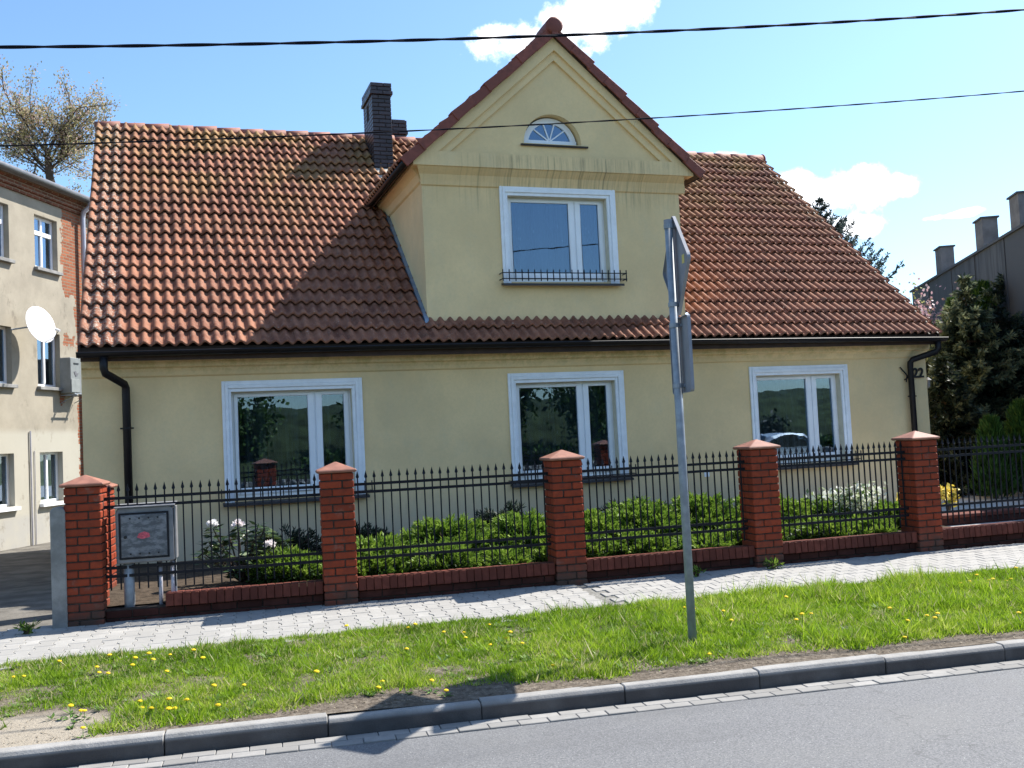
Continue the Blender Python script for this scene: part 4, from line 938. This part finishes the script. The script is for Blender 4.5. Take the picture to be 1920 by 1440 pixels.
# ------------------------------------------------------------------ plants
def crown(name, P, A, B, mat, parent, rnd): V, F = leafmesh(P, A, B); return fast(name, V, F, mat, parent, rnd)
def spruce(x, y, z0, h, r, label, mat='spruce', seed=0, pw=.85, levels=26, per=9, droop=.35, dens=1.0, grp=None, bare=.04):
    t = empty('conifer_tree', (x, y, z0)); tag(t, label, 'tree', grp)
    MB().tube([(0, 0, -.1), (0, 0, h*.5), (0, 0, h*.97)], [max(.05, h*.018), h*.012, .008], 8).build('trunk', MT['bark'], t, smooth=True)
    P = []; A = []; R = []; brs = MB()
    for l in range(levels):
        f = l/(levels-1); z = h*(bare+(.985-bare)*f); br = r*(1-f)**pw*(.82+.3*rng.random())+.05
        for k in range(per if f < .85 else 5):
            w = rng.random()*6.283; L = br*(.7+.45*rng.random()); n = max(4, int(L*26*dens)); tt = np.linspace(.12, 1, n)
            d = np.array([math.cos(w), math.sin(w)]); dz = -droop*L*(tt**1.3)+.28*L*tt**3+.12*L*tt*(f > .6)
            pts = np.stack([d[0]*L*tt, d[1]*L*tt, z+dz], 1); tan = np.gradient(pts, axis=0); tan = unit(tan)
            brs.tube([(0, 0, z), tuple(pts[n//2]), tuple(pts[-1])], [.014, .009, .004], 4, False)
            for q in range(7):
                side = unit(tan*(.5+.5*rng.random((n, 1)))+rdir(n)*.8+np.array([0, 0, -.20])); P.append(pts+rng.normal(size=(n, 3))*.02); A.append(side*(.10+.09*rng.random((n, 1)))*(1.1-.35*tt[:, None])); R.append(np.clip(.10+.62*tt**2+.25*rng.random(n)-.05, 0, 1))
    P = np.concatenate(P); A = np.concatenate(A); R = np.concatenate(R); brs.build('branches', MT['bark'], t)['kind'] = 'stuff'
    crown('crown', P, A, perp(A)*.021, MT[mat], t, R); return t
def thuja(x, y, z0, h, r, label, n=9000, grp=None, mat='thuja'):
    t = empty('columnar_thuja', (x, y, z0)); tag(t, label, 'shrub', grp)
    MB().tube([(0, 0, -.1), (0, 0, h*.8)], [.05, .01], 6).build('trunk', MT['bark'], t)
    f = rng.random(n)**.8; w = rng.random(n)*6.283; rr_ = r*np.minimum(1, f/.15+.25)**.5*(1.02-f)**.55*(.55+.5*rng.random(n)**.5)*(1+.18*np.sin(w*5+f*17)); P = np.stack([rr_*np.cos(w), rr_*np.sin(w), f*h*.96], 1)
    A = unit(np.stack([np.cos(w)*.35, np.sin(w)*.35, np.ones(n)], 1)+rdir(n)*.35)*(.10+.08*rng.random((n, 1))); crown('crown', P, A, perp(A)*.018, MT[mat], t, np.clip(.25+.6*rng.random(n), 0, 1)); return t
def mound(x, y, z0, rx, ry, h, label, n=2600, mat='juniper', grp=None, name='juniper_bush', ln=.055, wd=.0095, rot=0):
    t = empty(name, (x, y, z0), rot); tag(t, label, 'shrub', grp)
    st_ = MB()
    for k in range(7): w = k/7*6.283; st_.tube([(0, 0, 0), (rx*.35*math.cos(w), ry*.35*math.sin(w), h*.45), (rx*.7*math.cos(w), ry*.7*math.sin(w), h*.72)], [.018, .012, .005], 5, False)
    st_.build('stems', MT['bark'], t)
    # plumes: branch tips pushing up and outwards, each with many small sprays
    m = max(30, n//26); w = rng.random(m)*6.283; q = np.sqrt(rng.random(m)); cx = rx*q*np.cos(w); cy = ry*q*np.sin(w); cz = h*np.sqrt(np.clip(1-.80*q**2.2, 0, 1))*(.62+.42*rng.random(m))
    C = np.stack([cx, cy, cz], 1); D = unit(np.stack([np.cos(w)*(.35+.7*q), np.sin(w)*(.35+.7*q), .75+.3*rng.random(m)], 1)); LL = .16+.12*rng.random(m); P = []; A = []; R = []
    for i in range(m):
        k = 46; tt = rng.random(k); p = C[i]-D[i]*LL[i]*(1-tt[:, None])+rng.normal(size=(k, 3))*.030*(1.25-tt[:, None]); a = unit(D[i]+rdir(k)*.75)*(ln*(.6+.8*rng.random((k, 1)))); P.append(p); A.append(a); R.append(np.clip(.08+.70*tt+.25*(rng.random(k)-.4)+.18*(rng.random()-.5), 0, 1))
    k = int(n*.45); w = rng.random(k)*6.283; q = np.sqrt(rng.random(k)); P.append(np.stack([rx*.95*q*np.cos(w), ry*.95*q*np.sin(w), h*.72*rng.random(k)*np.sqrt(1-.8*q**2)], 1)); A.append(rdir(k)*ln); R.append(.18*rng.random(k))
    P = np.concatenate(P); A = np.concatenate(A); R = np.concatenate(R); crown('foliage', P, A, perp(A)*wd, MT[mat], t, R); return t
G = 'junipers behind the railings'
for i, (x, y, rx, ry, h, lab) in enumerate([
    (1.15, 11.15, .42, .40, .30, 'small low juniper left of the left window pier, beside the rhododendron'),
    (2.15, 11.2, .62, .55, .36, 'low juniper just right of the left window pier'),
    (3.05, 11.5, .66, .62, .52, 'tall bright juniper at the middle of the second railing panel'),
    (3.95, 11.3, .60, .58, .50, 'bright juniper behind the pier before the middle window'),
    (4.75, 11.2, .55, .55, .45, 'juniper behind the railing just right of the middle window pier'),
    (5.55, 11.45, .62, .62, .56, 'bright juniper beside the sign post'),
    (6.40, 11.5, .60, .60, .55, 'juniper just left of the pier right of the sign post'),
    (7.25, 11.25, .58, .55, .50, 'juniper under the right ground floor window'),
    (8.05, 11.2, .58, .52, .42, 'low juniper under the white leaved shrub'),
    (8.95, 11.0, .50, .45, .30, 'low juniper behind the pier nearest the house number')]):
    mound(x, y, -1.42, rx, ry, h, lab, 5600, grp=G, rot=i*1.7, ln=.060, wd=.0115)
for i in range(9):
    x = 1.95+i*.78; yb2 = float(np.interp(x, [-.79, 1.58, 3.97, 6.29, 8.42, 10.75], [10.52, 10.24, 10.03, 9.88, 9.78, 9.70]))
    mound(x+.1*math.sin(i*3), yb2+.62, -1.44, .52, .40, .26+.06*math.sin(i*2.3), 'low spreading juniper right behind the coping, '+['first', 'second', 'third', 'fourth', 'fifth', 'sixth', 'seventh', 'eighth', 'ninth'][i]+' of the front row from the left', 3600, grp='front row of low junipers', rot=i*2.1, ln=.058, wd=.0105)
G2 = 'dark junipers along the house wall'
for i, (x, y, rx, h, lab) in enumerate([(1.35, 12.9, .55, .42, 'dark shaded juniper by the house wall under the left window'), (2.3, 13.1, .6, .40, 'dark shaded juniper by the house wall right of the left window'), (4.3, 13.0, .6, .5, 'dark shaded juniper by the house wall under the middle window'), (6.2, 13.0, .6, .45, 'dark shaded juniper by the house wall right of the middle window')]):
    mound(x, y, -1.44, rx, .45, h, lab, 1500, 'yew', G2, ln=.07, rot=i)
def rhododendron():
    t = empty('rhododendron', (.60, 11.25, -1.44)); tag(t, 'rhododendron with white and pale pink flower heads behind the left railing', 'shrub')
    tips = [(-.1, .15, .46, 3), (.15, .1, .52, 3), (.22, -.05, .46, 3), (.42, .12, .50, 3), (.1, -.22, .28, 3), (.45, .2, .30, 3), (-.25, -.1, .48, 3), (.62, .1, .28, 3), (-.12, -.2, .42, 3), (.28, .1, .60, 3), (-.20, -.05, .62, 0), (.06, -.10, .60, 1), (.34, .0, .58, 2), (.38, -.15, .36, 1), (-.02, .2, .50, 3), (-.16, -.12, .30, 3), (.18, -.15, .33, 3), (.25, .2, .45, 3), (.55, .05, .42, 3), (.0, -.2, .18, 3), (.3, -.22, .16, 3), (-.3, .1, .35, 3), (.5, -.1, .22, 3)]
    b = MB(); P = []; A = []; B = []; R = []; PP = []; PA = []; PB = []; PR = []
    for x, y, z, f in tips:
        b.tube([(.1, .05, 0), (x*.6+.04, y*.6, z*.55), (x, y, z)], [.016, .010, .006], 5, False)
        n = 24; w = np.arange(n)*2.4+rng.random(); zz = np.repeat([.0, -.04, -.09], 8); d = np.stack([np.cos(w), np.sin(w), .15-.5*rng.random(n)], 1); P.append(np.array([x, y, z])+np.stack([0*w, 0*w, zz], 1)); d = unit(d+rdir(n)*.3); A.append(d*(.10+.05*rng.random((n, 1)))); B.append(unit(np.cross(d, [0, 0, 1])+rdir(n)*.9)*.021); R.append(np.clip(.15+.75*rng.random(n)**1.6+(.2 if f == 2 else 0), 0, 1))
        if f in (0, 1, 2) and f != 2:
            k = 46 if f == 0 else 34; dd = rdir(k); dd[:, 2] = np.abs(dd[:, 2])*(.8 if f == 0 else 1.3); dd = unit(dd); crown('flower_head', np.array([x, y, z+.025])+dd*.028, dd*(.048 if f == 0 else .055), perp(dd)*.020, MT['petal'], t, np.clip((.55 if f == 0 else .1)+.5*rng.random(k), 0, 1))
    b.build('stems', MT['bark'], t); crown('foliage', np.concatenate(P), np.concatenate(A), np.concatenate(B), MT['rhodo'], t, np.concatenate(R))
rhododendron()
def leafy(name, x, y, z0, rx, ry, h, n, mat, label, cat='shrub', ln=.05, wd=.016, grp=None, stems=9, low=.1):
    t = empty(name, (x, y, z0)); tag(t, label, cat, grp); b = MB(); P = []; A = []
    for k in range(stems):
        w = rng.random()*6.283; q = .3+.7*rng.random(); e = np.array([rx*q*math.cos(w), ry*q*math.sin(w), h*(.7+.3*rng.random())]); b.tube([(0, 0, 0), tuple(e*[.4, .4, .6]), tuple(e)], [.014, .009, .004], 5, False)
        m = n//stems; tt = low+(1-low)*rng.random(m); p = e*np.stack([tt, tt, tt**.8], 1)+rng.normal(size=(m, 3))*np.array([rx, ry, h*.5])*.16; P.append(p); A.append(unit(rdir(m)+[0, 0, .5])*ln*(.7+.6*rng.random((m, 1))))
    P = np.concatenate(P); A = np.concatenate(A); b.build('stems', MT['bark'], t); crown('foliage', P, A, perp(A)*wd, MT[mat], t, rng.random(len(P))); return t
leafy('variegated_shrub', 8.28, 10.95, -1.44, .58, .35, .60, 800, 'varieg', 'white leaved shrub behind the railing under the right window', ln=.072, wd=.021, low=.45, stems=14)
# conifers and shrubs right of the house
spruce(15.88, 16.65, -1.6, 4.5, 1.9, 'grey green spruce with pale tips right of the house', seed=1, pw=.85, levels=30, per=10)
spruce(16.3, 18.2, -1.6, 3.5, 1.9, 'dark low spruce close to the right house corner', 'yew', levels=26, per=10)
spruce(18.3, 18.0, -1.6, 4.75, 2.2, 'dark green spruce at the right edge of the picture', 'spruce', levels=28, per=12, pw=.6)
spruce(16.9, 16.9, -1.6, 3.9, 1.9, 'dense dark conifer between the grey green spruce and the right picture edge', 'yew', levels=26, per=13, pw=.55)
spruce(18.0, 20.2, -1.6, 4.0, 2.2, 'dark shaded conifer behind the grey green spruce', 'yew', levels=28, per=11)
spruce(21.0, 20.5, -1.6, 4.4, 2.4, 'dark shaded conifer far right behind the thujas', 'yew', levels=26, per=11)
thuja(17.9, 18.3, -1.6, 4.75, .85, 'tall bright green thuja column behind the spruce', 11000, 'thujas right of the house'); thuja(19.3, 19.0, -1.6, 4.3, .6, 'green thuja column at the right picture edge', 11000, 'thujas right of the house'); thuja(16.75, 17.95, -1.6, 4.3, .5, 'green thuja column left of the spruce top', 8000, 'thujas right of the house')
thuja(14.4, 14.0, -1.5, 1.65, .42, 'small thuja cone behind the right railing, the larger', 5000, 'small thuja cones'); thuja(13.6, 13.9, -1.5, 1.40, .34, 'small thuja cone behind the right railing, the smaller', 4000, 'small thuja cones')
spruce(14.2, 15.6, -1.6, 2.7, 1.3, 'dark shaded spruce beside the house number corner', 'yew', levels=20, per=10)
leafy('blossom_bush', 18.75, 20.9, -1.6, 1.2, .8, 4.45, 4200, 'pinkbloom', 'pink flowering bush above the right end of the roof', ln=.085, wd=.038, stems=34, low=.6)
leafy('yellow_bush', 19.2, 22.1, -1.6, .6, .6, 5.0, 900, 'yellowbush', 'pale yellow green bush beside the right roof corner', ln=.075, wd=.03, stems=10, low=.5)
spruce(19.5, 26.2, -2.0, 9.0, 4.4, 'blue green conifer rising behind the right roof slope', 'bluecon', levels=34, per=8, droop=-.12, dens=.9)
def maple():
    t = empty('bare_maple_tree', (-3.55, 34.0, -.45)); tag(t, 'sparse young leaved tree rising above the apartment house roof', 'tree')
    b = MB(); P = []; top = np.array([.15, 0, 10.2]); b.tube([(.9, 0, 0), (.7, 0, 6), (.45, 0, 8.1), (.2, 0, 9.3), (.15, 0, 10.2)], [.24, .18, .15, .12, .09], 8, False)
    def br(p, d, L, r, lev):
        n = 4; pts = [p]; dd = d.copy()
        for k in range(n): dd = unit(dd+rng.normal(size=3)*.16+np.array([0, 0, .08])); pts.append(pts[-1]+dd*L/n)
        b.tube([tuple(q) for q in pts], list(np.linspace(r, r*.45, n+1)), 5, False)
        if lev >= 2:
            for q in pts[1:]: P.append((q, dd))
        if lev < 3:
            for k in range(5 if lev < 2 else 3):
                i = 1+k % n; br(pts[i], unit(dd+rng.normal(size=3)*.75+np.array([0, 0, .15])), L*(.62 if lev else .55), r*.55, lev+1)
    for k in range(13):
        w = k*2.4; zz = .0+1.3*rng.random(); br(top-np.array([0, 0, zz]), unit(np.array([math.cos(w), math.sin(w)*.8, .65+.6*rng.random()])), 1.75, .034, 1)
    for k in range(3): br(np.array([.5, 0, 7.9]), unit(np.array([(-1)**k, -.3, .6])), .9, .03, 2)
    b.build('trunk', MT['bark'], t, smooth=True)
    Q = np.array([p for p, d in P]); D = np.array([d for p, d in P]); m = 13; Q = np.repeat(Q, m, 0)+rng.normal(size=(len(Q)*m, 3))*.13; A = unit(np.repeat(D, m, 0)+rdir(len(Q))*.9)*(.06+.05*rng.random((len(Q), 1))); crown('crown', Q, A, perp(A)*.024, MT['blossomtree'], t, rng.random(len(Q)))
maple()

# brick planter, yellow flowers beside the driveway
pl = empty('brick_planter', (10.15, 11.1, -1.5), -.06); tag(pl, 'low dark brick planter behind the right railing panel', 'planter')
MB().box((-1.05, -.12, 0), (1.05, .12, .10)).build('wall', MT['wallbrick'], pl, bevel=.01); MB().box((-1.08, -.15, .10), (1.08, .15, .15)).build('coping', MT['coping'], pl, bevel=.008)
for x, y in ((9.72, 11.55), (10.75, 11.9)): leafy('yellow_pansies', x, y, -1.48, .15, .14, .42, 240, 'pansy', 'clump of yellow flowers behind the right railing, '+('left one beside the pier' if x < 10.5 else 'right one of two'), 'flowers', .06, .028, 'yellow flower clumps', 8, .6)

# ------------------------------------------------------------------ verge grass, dandelions, weeds
def grass():
    n = 720000; x = rng.uniform(-5.5, 11.5, n); v = rng.random(n); y0 = np.array([Yk(a) for a in (0,)])[0]; yk = 6.35-.108*(x-2.9); yf = 9.87-.085*(x-3.9)
    y = yk+.16+(yf-1.20-yk-.16)*v
    d = .74+.75*(vnoise(x, y, 2.2)-.45)+.5*(vnoise(x, y, 7)-.5)
    edge = (y-yk-.16); d -= np.clip(1-(edge+.05-.24*vnoise(x, 0*x, 1.6))/.2, 0, 1.6)
    bare = 1.25-np.hypot((x+1.05)/.62, (y-7.05-.15*(x+1.05))/.42)+.8*(vnoise(x, y, 4)-.5); d -= np.clip(bare*2.2, 0, 2)
    far = (yf-1.20-y); d += .35*(far < .12)
    keep = rng.random(n) < np.clip(d, .0, 1); x, y = x[keep], y[keep]; n = len(x); z = zg(x, y)-.012
    rt = np.clip((x+1)/8, 0, 1); tuft = vnoise(x, y, 9); h = (.022+.040*rng.random(n)**1.5)*(.75+.6*rt)*(.45+1.1*vnoise(x, y, 3.3))*(.6+.8*tuft); big = rng.random(n) < .04; h[big] *= 1.9; w = .0032+.0030*rng.random(n); w[big] *= 1.5
    lean = rng.normal(size=(n, 2))*.55; a = rng.random(n)*6.283; bx, by = np.cos(a)*w, np.sin(a)*w
    V = np.stack([np.stack([x-bx, y-by, z], 1), np.stack([x+bx, y+by, z], 1), np.stack([x+lean[:, 0]*h, y+lean[:, 1]*h, z+h], 1)], 1).reshape(-1, 3)
    r = np.clip(.05+.62*rng.random(n)+.55*(vnoise(x, y, 1.4)-.5)+.6*(vnoise(x, y, 11)-.5)+.12*rt, 0, .93); r[rng.random(n) < (.04+.22*(1-rt)*vnoise(x, y, 2.6)**2+.14*(vnoise(x, y, 5) > .72))] = 1
    o = fast('grass', V, np.arange(3*n).reshape(n, 3), MT['grass'], None, r); struct(o, 'short green grass growing on the verge between kerb and pavement', 'grass', 'stuff')
grass()
def weeds():
    m = 420; cx = rng.uniform(-2.2, 9.5, m); cy = 6.35-.108*(cx-2.9)+.35+rng.random(m)*1.8; P = []; A = []; B = []
    for x, y in zip(cx, cy):
        if y > 9.87-.085*(x-3.9)-1.28: continue
        k = rng.integers(5, 12); a = np.arange(k)*2.4+rng.random()*6; d = unit(np.stack([np.cos(a), np.sin(a), .25+.5*rng.random(k)], 1)); L = (.03+.05*rng.random())*(.7+.6*rng.random((k, 1))); z = float(zg(x, y))-.004
        P.append(np.tile([[x, y, z]], (k, 1))); A.append(d*L); B.append(np.cross(d, [0, 0, 1])*(.006+.008*rng.random((k, 1))))
    P = np.concatenate(P); V, F = leafmesh(P, np.concatenate(A), np.concatenate(B)); o = fast('ground_weeds', V, F, leafmat('weed_leaves', [(0, (.05, .11, .015)), (.6, (.11, .20, .03)), (1, (.24, .32, .10))], .3), None, rng.random(len(P))); struct(o, 'broad leaved weeds scattered through the verge grass', 'weeds', 'stuff')
weeds()
def litter():
    n = 2600; x = rng.uniform(-2.2, 9, n); y = 6.35-.108*(x-2.9)+.17+rng.random(n)**1.6*.55; z = zg(x, y)+.004
    a = rng.random(n)*6.283; L = .012+.035*rng.random(n)**2; A = np.stack([np.cos(a)*L, np.sin(a)*L, .004*rng.normal(size=n)], 1); V, F = leafmesh(np.stack([x, y, z], 1), A, perp(A, np.tile([[0., .2, 1.]], (n, 1)))*(.0018+.004*rng.random((n, 1))))
    o = fast('leaf_litter', V, F, leafmat('dry_litter', [(0, (.05, .035, .022)), (.5, (.17, .13, .085)), (1, (.42, .36, .26))], .1), None, rng.random(n)); struct(o, 'dry leaf and straw litter on the bare strip along the kerb', 'litter', 'stuff')
litter()
def dandelion_mesh(k):
    mb = MB(); h = .045+.03*k; mb.mi = 0
    mb.tube([(0, 0, -.01), (.006, .003, h*.6), (.004, 0, h)], .0028, 5); mb.mi = 1
    mb.lathe([(0, h-.004), (.010, h-.002), (.024, h+.004), (.020, h+.012), (.009, h+.017), (0, h+.018)], 10, (.004, 0, 0)); mb.mi = 0
    for j in range(5):
        w = j*1.26+k; d = Vector((math.cos(w), math.sin(w), .35)); s = Vector((-math.sin(w), math.cos(w), 0))*.011; b = len(mb.v); L = .085
        mb.v += [(0, 0, .0), tuple(d*L*.5+s), tuple(d*L+Vector((0, 0, -.015))), tuple(d*L*.5-s)]; mb.face((b, b+1, b+2, b+3))
    me = mb.mesh('dandelion'); me.materials.append(MT['stem']); me.materials.append(MT['dandy']); return me
DM = [dandelion_mesh(k) for k in range(3)]
DP = [(-1.17, 8.53), (-1.10, 8.46), (-0.88, 8.67), (-0.52, 8.87), (-0.32, 8.57), (-0.21, 8.55), (-0.19, 8.57), (-0.05, 8.59), (0.12, 8.48), (0.19, 8.41), (-0.59, 8.44), (-0.56, 8.22), (-0.50, 8.31), (-0.33, 8.34), (-0.09, 7.98), (0.24, 7.57), (0.44, 7.43), (-0.68, 7.34), (-0.62, 7.36), (-0.59, 7.28), (-0.25, 7.27), (-0.23, 7.26), (-0.17, 7.13), (-0.05, 7.15), (-0.02, 7.13), (-0.06, 7.03), (0.06, 7.13), (0.25, 7.07), (-0.57, 6.89), (1.40, 8.74), (1.91, 8.66), (1.96, 8.62), (2.12, 8.21), (2.30, 8.24), (2.24, 7.99), (2.53, 8.27), (2.38, 7.77), (2.53, 7.82), (2.56, 7.82), (2.62, 7.68), (1.70, 7.83), (0.94, 7.38), (1.31, 6.98), (1.36, 7.07), (1.65, 6.83), (1.72, 6.71), (2.57, 6.88), (2.75, 6.89), (4.38, 8.23), (4.39, 8.05), (4.51, 7.77), (4.47, 7.57), (3.73, 6.66), (5.23, 7.91), (4.95, 7.33), (5.04, 7.36), (5.10, 7.33), (5.88, 7.30), (5.88, 6.84), (5.80, 6.65), (5.33, 6.45), (5.65, 6.81), (5.93, 6.77), (7.16, 7.83), (7.26, 7.83), (7.45, 7.91), (7.38, 7.73), (7.46, 7.78), (7.39, 7.67), (7.64, 7.76), (7.61, 7.66), (7.99, 7.98), (6.65, 6.64)]
for i, (x, y) in enumerate(DP):
    o = bpy.data.objects.new('dandelion', DM[i % 3]); COL.objects.link(o); o.location = (x, y, float(zg(x, y))-.008); o.rotation_euler = (random.uniform(-.15, .15), random.uniform(-.15, .15), random.uniform(0, 6.28)); s = random.uniform(.65, .92); o.scale = (s, s, s)
    tag(o, 'small yellow dandelion flowering in the grass verge beside the road', 'dandelion', 'dandelions in the verge')
for x, y, lab in ((6.22, 9.58, 'small weed tuft at the foot of the pier right of the sign post'), (5.3, 9.62, 'small weed tuft at the foot of the low wall behind the sign post'), (-1.3, 10.25, 'rough weeds beside the concrete post')):
    leafy('weed_tuft', x, y, float(zg(x, y))-.01, .13, .07, .10, 70, 'juniper', lab, 'weed', .07, .009, 'weeds at the fence foot', 7, .3)

# ------------------------------------------------------------------ far side of the street (seen mirrored in the window panes)
bank = grid('bank', np.linspace(-60, 90, 60), np.linspace(-40, -4.2, 22), lambda x, y: np.interp(-y, [4.2, 6.5, 9, 14, 40], [-1.95, -1.75, -.9, 1.2, 2.6])+.35*(vnoise(x, y, .35)-.5), MT['bank'])
for i, (x, y, rx, h, lab) in enumerate([(-3, -9, 2.2, 4.5, 'a'), (2.6, -10.5, 1.5, 3.3, 'b'), (7.6, -10, 1.6, 3.0, 'c'), (12.5, -9.0, 1.8, 3.8, 'd'), (16, -8.8, 1.9, 4.2, 'e'), (19.5, -10.5, 1.7, 3.4, 'f'), (34, -11.5, 1.6, 2.2, 'g')]):
    leafy('broadleaf_bush', x, y, -.9, rx, rx*.8, h, 2600, 'thuja', ['leafy green bush', 'low leafy bush', 'round leafy bush', 'tall leafy bush', 'tallest leafy bush', 'loose leafy bush', 'small leafy bush'][i]+' on the bank across the street', 'bush', .22, .07, 'bushes on the far bank', 16, .25)
sw = empty('stone_wall', (15, -5.4, -1.9)); tag(sw, 'low field stone retaining wall across the street', 'wall')
MB().box((-30, 0, 0), (30, .4, .82)).build('core', MT['stone'], sw)
def stones():
    me = []
    for k in range(4):
        b = bmesh.new(); bmesh.ops.create_icosphere(b, subdivisions=1, radius=1)
        for v in b.verts: v.co *= 1+random.uniform(-.18, .18)
        m = bpy.data.meshes.new('stone'); b.to_mesh(m); b.free(); m.materials.append(MT['stone']); me.append(m)
    x = -14.5; 
    while x < 14.5:
        w = random.uniform(.22, .42)
        for r in range(3): inst('stone', me[random.randrange(4)], sw, (x+w/2+random.uniform(-.1, .1), .40, .15+r*.26), (random.random()*6, random.random()*6, random.random()*6), (w*.56, .12, .15))
        x += w
stones()
def car(x, y, rz):
    c = empty('parked_car', (x, y, ROADZ), rz); tag(c, 'silver hatchback parked across the street', 'car')
    silver = simple('silver_paint', (.62, .63, .65), .25, .6, .02, metal=.4); dark = simple('dark_car_glass', (.02, .022, .025), .06, .7, .05); tyre = simple('tyre_rubber', (.02, .02, .02), .85, .2, .2)
    pr = [(-2.0, .30), (-2.05, .62), (-1.92, .88), (-1.55, .96), (-.95, 1.02), (-.35, 1.42), (.25, 1.50), (1.05, 1.46), (1.65, 1.22), (1.95, .95), (2.02, .60), (1.95, .30)]
    MB().prism([(a, -.82, b) for a, b in pr], (0, 1.64, 0)).build('body', silver, c, bevel=.09)
    MB().prism([(a, -.80, b) for a, b in ((-.80, 1.02), (-.33, 1.36), (.25, 1.43), (1.02, 1.40), (1.45, 1.18), (1.5, 1.02))], (0, 1.645, 0)).build('side_window', dark, c)
    MB().prism([(-.98, -.66, 1.05), (-.98, .66, 1.05), (-.40, .58, 1.415), (-.40, -.58, 1.415)], (-.03, 0, .03)).build('windscreen', dark, c)
    for a in (-1.28, 1.25):
        for b in (-.83, .83):
            w = MB().lathe([(.12, -.09), (.29, -.10), (.32, -.06), (.32, .06), (.29, .10), (.12, .09)], 20, M=Matrix.Translation((a, b, .32)) @ Matrix.Rotation(rad(90), 4, 'X')).build('wheel', tyre, c, smooth=True); MB().lathe([(0, .085), (.2, .095), (.2, -.095), (0, -.085)], 16, M=Matrix.Translation((a, b, .32)) @ Matrix.Rotation(rad(90), 4, 'X')).build('rim', silver, w)
    for b in (-.6, .6): MB().box((-2.06, b-.18, .66), (-1.95, b+.18, .80)).build('headlight', dark, c, bevel=.03)
car(20.4, -2.7, -.10)
for i in range(12):
    x = -6+i*3.6+1.5*math.sin(i*5); leafy('hedge_bush', x, -7.6-1.6*abs(math.sin(i*2.7)), -1.5, 1.3, .9, 1.6+.7*math.sin(i*1.9), 1500, 'yew' if i % 3 else 'thuja', ('dark' if i % 3 else 'green')+' hedge bush at the foot of the bank across the street, '+['first', 'second', 'third', 'fourth', 'fifth', 'sixth', 'seventh', 'eighth', 'ninth', 'tenth', 'eleventh', 'last'][i]+' of the row', 'bush', .20, .06, 'hedge bushes across the street', 12, .2)
